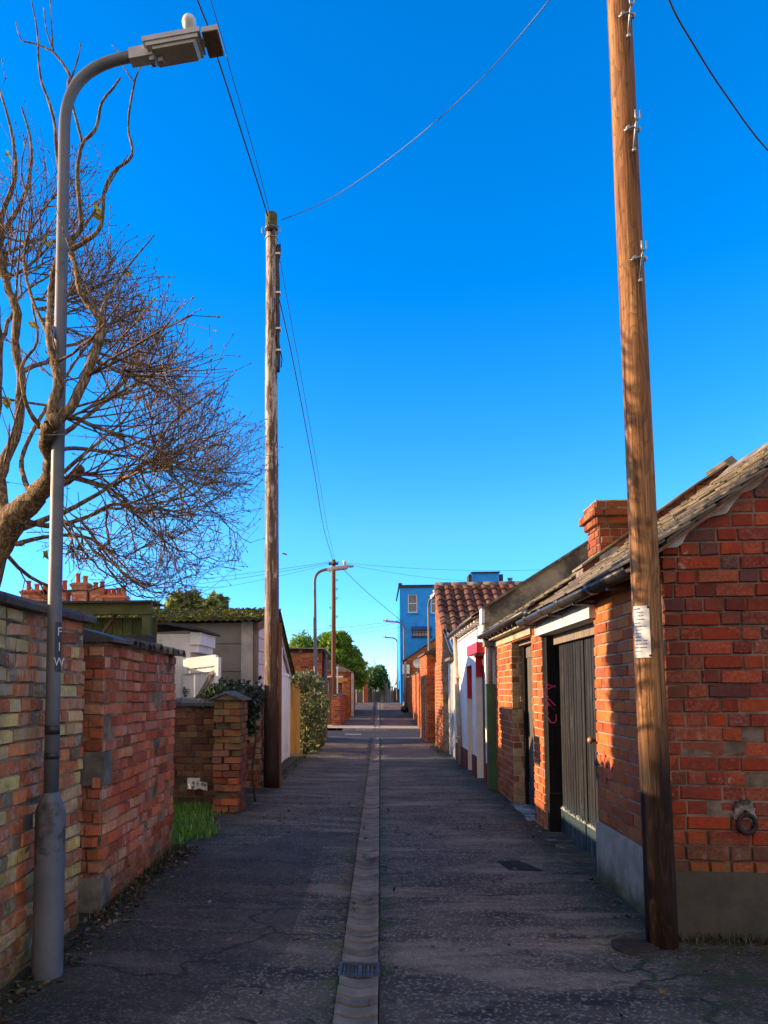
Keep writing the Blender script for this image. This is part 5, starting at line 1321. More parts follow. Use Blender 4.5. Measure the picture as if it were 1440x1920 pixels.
while u < 1.35:
    w = rng.uniform(.09, .2); h = .55 + rng.choice((.75, .8, .85, .9)) + rng.uniform(-.04, .04)
    if .2 < u < .45: h += .45
    mb.box(u, u+w-.02, 48.3 + rng.uniform(-.05, .05), 48.34+.05, .45, h, 0, (rng.random(), rng.random(), rng.random())); u += w
mb.build('boards', M['greywood'], t)
mb = MB()
for x in (-.62, -.1, .28, .95): mb.box(x, x+.1, 48.18, 48.25, .45, 1.55 + (.5 if x == .28 else 0))
mb.each('post', M['brownwood'], t)

rng = random.Random(330)
def tree_leafy(name, label, loc, blobs, mat, size, rng, elong):
    bush(name, label, 'tree', loc, blobs, mat, size, rng, elong=elong)
tree_leafy('conifer_tree', 'broad bright green conifer behind the brick garage and middle street lamp', (-2.7, 38.5, .3),
     [(5200, (-2.7, 39, 3.1), (1.35, 1.4, 1.35)), (3600, (-3.7, 39, 2.9), (1.0, 1.3, 1.1)), (2800, (-1.75, 39.5, 2.75), (.95, 1.4, 1.15)), (2600, (-4.25, 39, 3.35), (.95, 1, 1.1)), (1200, (-2.3, 38.6, 4.0), (.8, .8, .6)), (900, (-1.2, 40, 2.2), (.5, 1, .8))], M['lf_con'], .115, rng, 3.6)
# sprays standing out of the conifer's outline
hd = [(1500, (.0, 51, 2.3), (.55, .8, .85)), (900, (-.5, 51, 2.2), (.6, .8, .85)), (700, (.35, 51, 1.7), (.4, .7, .7)), (300, (-.9, 51, 1.6), (.5, .6, .5))]
bush('clipped_hedge', 'clipped leafy hedge above the timber fence at the lane end', 'hedge', (-.1, 51, .5), hd, M['lf_hedge'], .16, rng)

rng = random.Random(340)  # unseen tree added to cast the shadow on the brick pier
bush('cypress_tree', 'slim dark evergreen added out of view behind the nearest left wall to shade the brick pier opposite', 'tree', (-6.0, 5.1, 0),
     [(1500, (-6.0, 5.12, 3.5), (.45, .36, .75)), (1300, (-6.0, 5.1, 2.7), (.5, .38, .8)), (800, (-6.0, 5.1, 1.8), (.5, .4, .8))], M['lf_con'], .10, rng, elong=2.4)
# bare winter trees far behind the fence
def limb(mb, p, d, L, r, lev, rng, mi=0, up=.15, sides=4, kids=5, seg=5, maxlev=3, shrink=.55):
    pts = [p]; rs = [r]; q = p; dd = d.normalized()
    for i in range(seg):
        dd = (dd + V3((rng.gauss(0, .13), rng.gauss(0, .13), rng.gauss(0, .1) + up*.25))).normalized()
        q = q + dd*(L/seg); pts.append(q); rs.append(max(.0012, r*(1 - .75*(i+1)/seg)))
    mb.tube(pts, rs, sides if lev < 2 else 3, mi, caps=False)
    if lev < maxlev:
        for k in range(kids):
            i = rng.randint(1, seg); b = pts[i]; axis = (pts[i]-pts[i-1]).normalized(); o = axis.orthogonal(); o.rotate(Matrix.Rotation(rng.uniform(0, 6.28), 3, axis))
            limb(mb, b, axis + o*rng.uniform(.5, 1.0), L*shrink*rng.uniform(.7, 1.2), rs[i]*.7, lev+1, rng, mi, up, sides, kids, seg, maxlev, shrink)
for (x, y, h, lab, sd) in ((1.0, 58, 3.0, 'low bare winter tree beyond the fence, left of the blue building', 1), (-.6, 62, 4.2, 'taller bare winter tree rising over the clipped hedge', 2), (1.9, 66, 3.4, 'russet bare winter tree half hidden by the blue building edge', 3)):
    t = thing('bare_tree', lab, 'tree', (x, y, .4)); rng = random.Random(400+sd)
    tr = MB(); tr.tube([(x, y, .4), (x+.05, y, .4+h*.2), (x, y, .4+h*.4)], [.09, .07, .05], 6); tr.build('trunk', M['bark_d'], t)
    mb = MB()
    for k in range(9): limb(mb, V3((x, y, .4+h*.15+h*.03*k)), V3((rng.gauss(0, .7), rng.gauss(0, .7), .9)), h*.5, .035, 0, rng, kids=6, maxlev=2)
    mb.build('crown', M['twig'], t, recalc=False)
#==PART4==
# ================================================================== POLES, LAMPS, WIRES
def pole(name, label, base, top, r0, r1, mat, seed, cap=None):
    t = thing(name, label, 'utility pole', base)
    b, e = V3(base) - V3((0, 0, .05)), V3(top); mb = MB(); n = 26; pts = []; rs = []; rng = random.Random(seed)
    for i in range(n+1):
        f = i/n; pts.append(b.lerp(e, f) + V3((mn.noise(V3((f*5, seed, 0))), mn.noise(V3((f*5, seed, 9))), 0))*r0*.06); rs.append((r0 + (r1-r0)*f)*(1 + .02*mn.noise(V3((f*14, seed, 3)))))
    mb.tube(pts, rs, 20); mb.build('shaft', mat, t); return t, b, e
# near pole on the right
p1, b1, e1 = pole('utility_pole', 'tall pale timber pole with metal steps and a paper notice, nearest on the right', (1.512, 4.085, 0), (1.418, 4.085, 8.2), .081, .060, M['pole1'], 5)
def on1(z): f = (z+.05)/8.25; return b1.lerp(e1, f), .081 + (.060-.081)*f
for (px_, py_) in ((1166, 30), (1172, 245), (1180, 490)):
    c = P(px_, py_, 3.99); ax, r = on1(c.z); az = math.atan2(-1, .25); d = V3((math.cos(az), math.sin(az), 0)); s = V3((-d.y, d.x, 0))
    f = ax + d*(r + .004); st = MB()
    st.tube([f + d*.004 + V3((0, 0, -.10)), f + d*.03 + V3((0, 0, .03)), f + d*.045 + V3((0, 0, .045))], .0065, 6)
    st.tube([f + d*.045 + s*-.002 + V3((0, 0, .04)), f + d*.05 + s*.016 + V3((0, 0, .06)), f + d*.05 + s*.016 + V3((0, 0, .10))], .005, 6)
    st.tube([f + d*.045 + V3((0, 0, .04)), f + d*.05 - s*.014 + V3((0, 0, .06)), f + d*.05 - s*.014 + V3((0, 0, .10))], .005, 6)
    st.tube([f - s*.05 + d*-.006 + V3((0, 0, .015)), f + d*.014 - s*.03 + V3((0, 0, .015)), f + d*.02 + V3((0, 0, .03)), f + d*.014 + s*.03 + V3((0, 0, .02)), f + s*.045 + d*-.006 + V3((0, 0, .02))], .007, 6)
    for o in (-.036, .032): st.disc_prism(f + s*o + d*.0 + V3((0, 0, .024)), d, .011, .018, 6)
    st.disc_prism(f + V3((0, 0, -.105)), d, .011, .014, 6)
    st.build('step_bracket', M['galv'], p1)
# notice wrapped on the shaft
nb = MB(); a0, a1 = rad(196), rad(258)
zs = (1.575, 1.86); grid = []
for k in (.004, .006):
    for j in range(5):
        z = zs[0] + (zs[1]-zs[0])*j/4; ax, r = on1(z)
        for i in range(9):
            a = a0 + (a1-a0)*i/8; grid.append(ax + V3((math.cos(a), math.sin(a), 0))*(r + k + .004*math.sin(j*2.1)*(i == 8)))
fs = [(j*9+i, j*9+i+1, (j+1)*9+i+1, (j+1)*9+i) for j in range(4) for i in range(8)]
nb.add(grid, fs + [tuple(45+v for v in f)[::-1] for f in fs], 0, (.5, .5, .5), True)
no = nb.build('notice', M['white_pl'], p1, recalc=False)
tb = MB(); rng = random.Random(9)
for j in range(13):
    z = 1.845 - j*.0195; ax, r = on1(z); w = rng.uniform(.55, 1.0) if j % 4 else .5
    for i in range(int(10*w)):
        a = a0 + (a1-a0)*(.09 + .084*i); c = ax + V3((math.cos(a), math.sin(a), 0))*(r + .0072); tt = V3((-math.sin(a), math.cos(a), 0))
        if rng.random() < .88: tb.obox(c, tt*.0042, V3((math.cos(a), math.sin(a), 0))*.0006, V3((0, 0, .0022 if j else .004)), 0)
tb.build('printed_lines', M['ink'], no)
nl = MB()
for (a, z) in ((a1 - .06, 1.852), (a1 - .05, 1.585)):
    ax, r = on1(z); d = V3((math.cos(a), math.sin(a), 0)); nl.disc_prism(ax + d*(r+.005), d, .007, .004, 8)
nl.each('fixing', M['iron'], no)

# middle pole on the left with a black cable run
p2, b2, e2 = pole('utility_pole', 'flaking timber pole with mossy top and black cable down its side, left of the lane', (-1.525, 10.06, 0), (-1.575, 10.06, 8.5), .115, .082, M['pole2'], 8)
def on2(z): f = (z+.05)/8.55; return b2.lerp(e2, f), .115 + (.082-.115)*f
mb = MB(); ax, r = on2(8.2); mb.tube([on2(8.22)[0], on2(8.3)[0], on2(8.505)[0], on2(8.52)[0]], [r+.006, r+.005, r+.004, r-.01], 18); mb.build('pole_cap', M['polecap'], p2)
mb = MB(); ring = []
for z, rr in ((8.28, .012), (8.12, .008)):
    ax, r = on2(z); mb.tube([ax + V3((math.cos(a)*(r+rr), math.sin(a)*(r+rr), 0)) for a in [q*math.pi/8 for q in range(17)]], .008, 6, caps=False)
for s in (-1, 1):
    ax, r = on2(8.27); mb.tube([ax + V3((s*r, -.02, .03)), ax + V3((s*(r+.055), -.03, .02)), ax + V3((s*(r+.06), -.03, -.05)), ax + V3((s*r, -.02, -.09))], .007, 6)
mb.build('band', M['galv'], p2)
mb = MB(); ax, r = on2(8.2); mb.obox(ax + V3((-.01, -r-.03, .02)), (.035, 0, 0), (0, .03, 0), (0, 0, .03)); mb.tube([ax + V3((-.03, -r-.05, .1)), ax + V3((.0, -r-.07, -.01)), ax + V3((.05, -r-.03, .05))], .012, 6); mb.build('clamp', M['black'], p2)
mb = MB(); pts = []
for k in range(3):
    pts = []
    for i in range(25):
        z = 8.0 - i*(1.95/24); ax, r = on2(z); pts.append(ax + V3((r + .012 + .016*k*(k < 2) + .006*math.sin(i*.9+k), -.03 - .012*k, 0)))
    mb.tube(pts, .014 + .004*(k == 0), 6)
ax, r = on2(8.0); mb.tube([ax + V3((r+.01, -.03, -.05)), ax + V3((r+.05, -.03, .02)), ax + V3((r+.055, -.03, -.15)), ax + V3((r+.02, -.03, -.3))], .009, 6)
ax, r = on2(6.25); mb.tube([ax + V3((r+.02, -.04, .25)), ax + V3((r+.07, -.04, -.0)), ax + V3((r+.06, -.04, -.13)), ax + V3((r+.02, -.04, -.12)), ax + V3((r+.012, -.04, .1))], .010, 6)
mb.build('cable_run', M['black'], p2)
mb = MB()
for z in (7.85, 7.25, 6.7, 6.12+.25): ax, r = on2(z); mb.box(ax.x+r-.012, ax.x+r+.055, ax.y-.08, ax.y+.02, z-.012, z+.012)
mb.each('cable_clip', M['white_pl'], p2)
mb = MB(); ax, r = on2(1.5); mb.box(ax.x+r-.01, ax.x+r+.03, ax.y-.03, ax.y+.03, -.05, 2.35); mb.build('cable_guard', M['pole3'], p2)
# far pole with step pegs
p3, b3, e3 = pole('utility_pole', 'slim brown timber pole with step pegs behind the middle street lamp', (-2.09, 32.2, gz(32.2)), (-2.07, 32.2, 7.35), .115, .085, M['pole3'], 13)
mb = MB()
for i in range(9):
    z = 6.85 - i*.42; s = 1 if i % 2 else -1
    if i in (1, 2): s = 1
    mb.tube([(-2.08 + s*.06, 32.2, z), (-2.08 + s*.2, 32.2, z), (-2.08 + s*.19, 32.2, z-.012), (-2.08 + s*.11, 32.2, z-.1)], .013, 5)
mb.each('step_peg', M['iron'], p3)
mb = MB(); mb.obox((-2.07, 32.08, 7.12), (.22, 0, 0), (0, .04, 0), (0, 0, .03))
for s in (-.2, -.12, .12, .2): mb.tube([(-2.07+s, 32.08, 7.14), (-2.07+s, 32.08, 7.24)], [.035, .025], 6)
mb.build('crossbar', M['iron'], p3)

# --- street lamps
def lamp(label, base, H, reach, d, r, detail=False, lean=(0, 0), head=.42):
    """column with a swan neck reaching in direction d"""
    B, d = V3(base), V3((d[0], d[1], 0)).normalized(); s = V3((-d.y, d.x, 0)); Z = V3((0, 0, 1))
    t = thing('street_lamp', label, 'street lamp', base)
    L = V3((lean[0], lean[1], 0))
    def at(x, z, y=0): return B + d*x + s*y + Z*z + L*(z/H)
    mb = MB(); mb.tube([at(0, -.04), at(0, .04), at(0, .80), at(0, .82), at(0, .885), at(0, .90)], [r*2.03, r*2.0, r*1.97, r*1.9, r*1.15, r*.98], 20); mb.build('base_section', M['lampgrey'], t)
    zb = H - reach*.85*1.15
    mb = MB(); pts = [at(0, .89), at(0, 1.5), at(0, 2.4), at(0, 3.3), at(0, zb)]; n = 12
    for i in range(1, n+1):
        f = i/n; a = (1-f)**3; b_ = 3*f*(1-f)**2; c = 3*f*f*(1-f); e = f**3
        x = c*reach*.28 + e*reach; z = a*zb + b_*(zb + (H-zb)*.62) + c*(H-.015) + e*H; pts.append(at(x, z))
    mb.tube(pts, [r, r*.96, r*.9, r*.85, r*.81] + [r*(.81-.04*i/n) for i in range(1, n+1)], 16); mb.build('column', M['lampgrey'], t)
    T = rad(5); u = d*math.cos(T) + Z*math.sin(T); w = -d*math.sin(T) + Z*math.cos(T)
    O = at(reach, H)
    def hb(m, x0, x1, y, z0, z1, tx=0): 
        m.hexa([O+u*x0-s*y+w*z0, O+u*(x1-tx)-s*y+w*z0, O+u*(x1-tx)+s*y+w*z0, O+u*x0+s*y+w*z0, O+u*x0-s*y+w*z1, O+u*x1-s*y+w*z1, O+u*x1+s*y+w*z1, O+u*x0+s*y+w*z1])
    k = head/.42
    mb = MB(); hb(mb, -.02*k, .14*k, .038*k, -.045*k, .03*k); hb(mb, .09*k, .47*k, .088*k, .005*k, .038*k, .0)
    hb(mb, .11*k, .455*k, .08*k, -.022*k, .006*k); hb(mb, .484*k, .59*k, .086*k, -.006*k, .03*k); hb(mb, .46*k, .50*k, .03*k, .0, .02*k)
    lh = mb.build('lamp_head', M['lamphead'], t)
    mb = MB(); hb(mb, .15*k, .44*k, .07*k, -.045*k, -.021*k, .02*k); mb.build('bowl', M['lampglass'], lh)
    mb = MB(); c = O + u*.40*k + w*.044*k - s*.045*k; mb.tube([c, c + w*.055*k, c + w*.06*k, c + w*.085*k, c + w*.10*k, c + w*.108*k], [.038*k, .039*k, .046*k, .046*k, .04*k, .004], 14); mb.build('photocell', M['cell'], lh)
    if detail:
        mb = MB(); hb(mb, .115*k, .16*k, .03*k, -.075*k, -.03*k, .02*k); hb(mb, .17*k, .20*k, .022*k, -.085*k, -.06*k); mb.build('latch', M['galv'], lh)
        mb = MB(); hb(mb, .488*k, .586*k, .094*k, -.018*k, -.011*k); mb.build('end_plate', M['plate'], lh)
        mb = MB(); 
        for z in (1.06, 1.18): mb.tube([at(0, z), at(0, z+rng.uniform(.03, .05))], r*1.015, 16)
        mb.each('tape_mark', M['black'], t)
        # black sticker with white capitals on the side facing the lane
        az = rad(-26); nrm = V3((math.cos(az), math.sin(az), 0)); tan = V3((-nrm.y, nrm.x, 0))
        mb = MB(); g = []
        for kk in (.0015, .0025):
            for j in range(2):
                for i in range(9):
                    a = az + rad(-30 + 60*i/8); g.append(at(0, 1.49 + .245*j) + V3((math.cos(a), math.sin(a), 0))*(r+kk))
        fs = [(i, i+1, 10+i, 9+i) for i in range(8)]
        mb.add(g, fs + [tuple(18+v for v in f)[::-1] for f in fs], 0, None, True); so = mb.build('sticker', M['black'], t, recalc=False)
        for ch, z in (('F', 1.685), ('I', 1.61), ('W', 1.535)):
            text_mesh('lettering', ch, .062, M['stick_w'], so, at(0, z) + nrm*(r+.0035), (rad(90), 0, az + rad(90)))
    return t
lamp('nearest grey street lamp with swan neck and square lantern beside the old wall', (-1.605, 3.41, 0), 4.72, .37, (1, -.02), .036, True, (-.035, 0), .335)
lamp('middle grey street lamp with slim lantern standing in the ivy hump', (-1.44, 16.2, 0), 4.17, .32, (1, -.05), .045, False, (-.05, 0), .42)
lamp('street lamp with arm reaching left across the blue building', (1.38, 40, gz(40)), 4.85, .5, (-1, -.1), .055, False, (0, 0), .5)
lamp('farthest street lamp, small and pale left of the blue building', (1.38, 55.5, .58), 4.85, .45, (-1, 0), .06, False, (0, 0), .5)
lamp('street lamp on the far pavement seen end-on before the blue building', (1.82, 26.4, 0), 4.75, .4, (.25, -1), .05, False, (0, 0), .5)

# --- overhead cables
def cable(label, pts, r, sub=8, mat='black'):
    pts = [V3(p) for p in pts]; out = []
    for i in range(len(pts)-1):
        p0, p1, p2_, p3_ = pts[max(0, i-1)], pts[i], pts[i+1], pts[min(len(pts)-1, i+2)]
        for k in range(sub):
            f = k/sub; out.append(.5*((2*p1) + (p2_-p0)*f + (2*p0-5*p1+4*p2_-p3_)*f*f + (3*p1-p0-3*p2_+p3_)*f**3))
    out.append(pts[-1]); mb = MB(); mb.tube(out, r, 5)
    return tag(mb.build('overhead_cable', M[mat]), label, 'cable', None)
def sag(a, b, s, n=8):
    a, b = V3(a), V3(b); return [a.lerp(b, i/n) - V3((0, 0, s*4*(i/n)*(1-i/n))) for i in range(n+1)]
cable('thick black cable passing behind the near lamp head to the flaking pole', [P(502, 405, 9.93), P(482, 340, 9.35), P(440, 208, 8.4), P(405, 100, 7.6), P(370, 0, 6.9), V3((-2.3, 2, 8.0)), V3((-3, -8, 8.3))], .0105)
cable('thin cable running beside the thick one over the near lamp head', [P(506, 400, 9.95), P(480, 300, 9.0), P(430, 125, 7.6), P(395, 0, 6.8), V3((-1.9, 1, 8.0)), V3((-2.5, -8, 8.3))], .005)
cable('thin wire rising from the flaking pole to the upper right', [P(527, 413, 10.05), P(620, 372, 9.6), P(740, 290, 8.7), P(880, 170, 7.5), P(1030, 0, 6.2), V3((3.2, 4, 8.2)), V3((5, 1, 8.0))], .0055)
cable('short black wire curving down at the top right corner', [P(1216, -140, 4.6), P(1255, 0, 4.9), P(1302, 86, 5.2), P(1357, 172, 5.6), P(1440, 282, 6.2), P(1540, 370, 7.0), V3((7.5, 10, 6.9)), V3((14, 16, 7.4))], .0065)
cable('thick cable running from the flaking pole to the slim brown pole', [P(523, 560, 10.1), P(552, 690, 12.5), P(590, 890, 19), P(607, 990, 25.5), P(624, 1050, 32.1)], .011)
cable('thin wire above the thick cable between the two poles', [P(525, 490, 10.1), P(560, 680, 13), P(597, 890, 19.5), P(613, 985, 26), P(628, 1051, 32.1)], .006)
cable('cable from the slim brown pole down to the blue building', [P(642, 1066, 32.2), P(690, 1112, 37), P(757, 1168, 44.9)], .014)
cable('upper wire fanning left from the slim brown pole', sag(P(621, 1053, 32.2), P(130, 1110, 33), .12), .008)
cable('middle wire fanning left from the slim brown pole', sag(P(621, 1055, 32.2), P(180, 1112, 36), .2), .009)
cable('lowest wire fanning left from the slim brown pole', sag(P(621, 1057, 32.2), P(240, 1125, 34), .2), .006)
cable('upper wire running right from the slim brown pole', sag(P(640, 1055, 32.2), P(1100, 1064, 36), .25), .006)
cable('lower wire running right from the slim brown pole', sag(P(640, 1056, 32.2), P(890, 1090, 45), .15), .007)
cable('distant wire strung low across the sky to the blue building', sag(P(752, 1163, 44.9), P(420, 1185, 48), .25), .009)
cable('second distant wire below it over the conifer', sag(P(752, 1166, 44.9), P(440, 1205, 50), .25), .008)
cable('third distant wire, lowest over the conifer', sag(P(752, 1176, 44.9), P(450, 1196, 52), .3), .008)

# --- gull
c = P(533, 1039, 40); t = thing('gull', 'small dark gull gliding beside the flaking pole', 'bird', c)
mb = MB(); mb.tube([c + V3((-.12, 0, .05)), c + V3((-.08, 0, .045)), c + V3((0, 0, .02)), c + V3((.1, 0, -.02)), c + V3((.17, 0, -.05))], [.008, .03, .045, .03, .008], 8)
for s in (-1, 1):
    w = [c + V3((-.05, 0, .03)), c + V3((-.02 + .05*s, -.1*s, .06)), c + V3((.0 + .16*s, -.25*s, -.03 + .05*(s < 0)*2)), c + V3((.07 + .15*s, -.25*s, -.06 + .05*(s < 0)*2)), c + V3((.06 + .04*s, -.08*s, .02))]
    mb.add(w + [p - V3((0, 0, .012)) for p in w], [(0, 1, 2, 3, 4), (9, 8, 7, 6, 5)] + [(i, (i+1) % 5, 5+(i+1) % 5, 5+i) for i in range(5)])
mb.build('body', M['bird'], t)

# ================================================================== THE PRUNED TREE ON THE LEFT
t = thing('pruned_tree', 'large bare pruned tree with dense twigs behind the near street lamp', 'tree', (-2.75, 3.95, 0))
rng = random.Random(77)
LIMBS = [ # (px, py, depth, radius)
 [(-230, 1900, 3.95, .17), (-120, 1400, 3.95, .15), (-30, 1080, 3.9, .125), (20, 985, 3.85, .10), (62, 935, 3.75, .075), (92, 900, 3.65, .06), (93, 860, 3.5, .048), (84, 825, 3.38, .044), (98, 790, 3.28, .046)],
 [(98, 795, 3.28, .042), (98, 760, 3.28, .034), (110, 715, 3.3, .028), (100, 670, 3.32, .026), (92, 630, 3.36, .025), (95, 560, 3.62, .022), (104, 500, 3.6, .02), (118, 455, 3.55, .018), (112, 400, 3.5, .015), (120, 350, 3.5, .013), (108, 300, 3.5, .011), (100, 220, 3.5, .009), (75, 140, 3.5, .007), (70, 60, 3.5, .005), (55, -20, 3.5, .003)],
 [(100, 790, 3.28, .042), (130, 765, 3.28, .034), (155, 720, 3.32, .031), (178, 660, 3.4, .028), (190, 605, 3.42, .024), (170, 575, 3.45, .02), (150, 545, 3.45, .018), (140, 490, 3.5, .017), (125, 465, 3.5, .016)],
 [(128, 470, 3.5, .016), (165, 450, 3.5, .013), (190, 420, 3.5, .012), (195, 360, 3.5, .010), (210, 325, 3.5, .009), (248, 290, 3.5, .009), (240, 235, 3.5, .007), (252, 155, 3.5, .006), (262, 130, 3.5, .004), (268, 112, 3.5, .003)],
 [(252, 155, 3.5, .005), (232, 125, 3.5, .004), (230, 105, 3.5, .003), (210, 85, 3.5, .002)],
 [(118, 455, 3.55, .016), (150, 430, 3.55, .014), (148, 380, 3.55, .013), (145, 320, 3.55, .012), (155, 270, 3.55, .011), (180, 240, 3.55, .010), (190, 195, 3.55, .008), (212, 165, 3.55, .007), (226, 145, 3.55, .006)],
 [(155, 268, 3.55, .010), (140, 215, 3.6, .008), (128, 160, 3.6, .009), (130, 140, 3.6, .009), (100, 98, 3.6, .007), (60, 80, 3.6, .005), (40, 75, 3.6, .004), (30, 42, 3.6, .003)],
 [(100, 98, 3.6, .006), (97, 50, 3.6, .004), (94, -10, 3.6, .003)],
 [(128, 160, 3.6, .006), (145, 115, 3.6, .005), (152, 78, 3.6, .003)],
 [(100, 92, 3.6, .005), (88, 60, 3.6, .004), (82, 15, 3.6, .003)],
 [(20, 985, 3.85, .055), (2, 930, 3.9, .048), (5, 880, 3.95, .042), (32, 800, 4.0, .038), (40, 720, 4.0, .036), (28, 640, 4.0, .032), (32, 590, 4.0, .028), (12, 530, 4.0, .025), (0, 480, 4.0, .022), (5, 400, 4.0, .018), (30, 330, 4.0, .014), (20, 240, 4.0, .01), (0, 170, 4.0, .006)],
 [(-30, 1080, 3.9, .06), (-20, 900, 4.1, .05), (-8, 760, 4.15, .045), (-4, 640, 4.15, .04), (-15, 520, 4.15, .035), (5, 440, 4.15, .02), (45, 370, 4.15, .014), (60, 280, 4.15, .01), (40, 200, 4.15, .006)],
 [(66, 933, 3.75, .05), (115, 905, 3.85, .036), (143, 888, 3.9, .032), (152, 878, 3.9, .03)],
 [(140, 893, 3.9, .018), (175, 905, 3.95, .013), (210, 910, 4.0, .012), (250, 885, 4.05, .011), (298, 850, 4.1, .010), (312, 805, 4.15, .008), (350, 770, 4.2, .006), (400, 735, 4.2, .004), (440, 700, 4.2, .002)],
 [(40, 975, 3.8, .02), (90, 985, 3.95, .017), (150, 975, 4.1, .015), (215, 945, 4.2, .012), (260, 960, 4.2, .009), (320, 965, 4.3, .006), (390, 990, 4.3, .002)],
 [(30, 1020, 3.85, .016), (100, 1005, 4.0, .012), (170, 1010, 4.1, .010), (215, 1045, 4.1, .007), (260, 1090, 4.1, .004)],
 [(95, 830, 3.6, .018), (150, 790, 3.9, .015), (205, 745, 4.1, .012), (255, 690, 4.2, .009), (300, 630, 4.3, .006), (345, 560, 4.3, .002)],
 [(90, 850, 3.6, .018), (140, 840, 4.0, .014), (210, 845, 4.2, .011), (280, 820, 4.3, .008), (360, 790, 4.4, .004), (420, 760, 4.4, .002)],
 [(185, 610, 3.42, .014), (200, 560, 3.6, .010), (240, 500, 3.7, .007), (290, 440, 3.7, .003)],
 [(125, 465, 3.5, .012), (175, 400, 3.8, .009), (205, 345, 3.9, .006), (240, 290, 3.9, .003)],
 [(92, 630, 3.6, .014), (60, 560, 3.8, .011), (45, 480, 3.9, .009), (60, 400, 3.9, .007), (40, 320, 3.9, .005), (55, 240, 3.9, .003)],
 [(75, 800, 3.6, .018), (50, 760, 3.5, .013), (40, 690, 3.45, .010), (70, 640, 3.45, .008), (60, 570, 3.45, .006)],
 [(-40, 1060, 4.6, .05), (20, 1000, 4.75, .03), (120, 960, 4.9, .02), (200, 915, 5.0, .014), (260, 860, 5.0, .008), (330, 820, 5.0, .004)],
 [(0, 1010, 4.7, .03), (80, 920, 4.85, .02), (160, 850, 4.95, .014), (240, 780, 5.0, .008), (290, 700, 5.0, .004)],
 [(60, 930, 3.75, .02), (40, 860, 4.2, .016), (90, 760, 4.4, .013), (140, 680, 4.5, .01), (200, 600, 4.6, .007), (260, 520, 4.6, .003)],
]
tm = MB(); nodes = []
for L in LIMBS:
    pts = [P(a, b, c) for a, b, c, d in L]; rs = [d*(.76 if d > .03 else .9) for *_, d in L]
    # smooth and roughen the traced limb
    op, orr = [], []
    for i in range(len(pts)-1):
        p0, p1, p2_, p3_ = pts[max(0, i-1)], pts[i], pts[i+1], pts[min(len(pts)-1, i+2)]
        for k in range(4):
            f = k/4; q = .5*((2*p1) + (p2_-p0)*f + (2*p0-5*p1+4*p2_-p3_)*f*f + (3*p1-p0-3*p2_+p3_)*f**3)
            rr = rs[i] + (rs[i+1]-rs[i])*f
            op.append(q + V3((rng.gauss(0, 1), rng.gauss(0, 1), rng.gauss(0, 1)))*min(.006, rr*.12)); orr.append(rr*rng.uniform(.93, 1.07))
    op.append(pts[-1]); orr.append(rs[-1])
    tm.tube(op, orr, 14 if rs[0] > .03 else 7, wob=.07, rng=rng)
    for i in range(2, len(op)): nodes.append((op[i], orr[i], (op[i]-op[i-1]).normalized()))
# knuckles and pruning stubs
for (a, b, c, r) in ((104, 788, 3.27, .046), (190, 605, 3.42, .026), (128, 467, 3.5, .022), (150, 880, 3.9, .034)):
    q = P(a, b, c); tm.tube([q - V3((.6*r, 0, .3*r)), q - V3((.3*r, 0, .1*r)), q + V3((.3*r, -.1*r, .1*r)), q + V3((.65*r, 0, .35*r))], [r*.5, r*.9, r*.85, r*.35], 9, wob=.16, rng=rng)
tm.build('trunk', M['bark'], t, recalc=False)

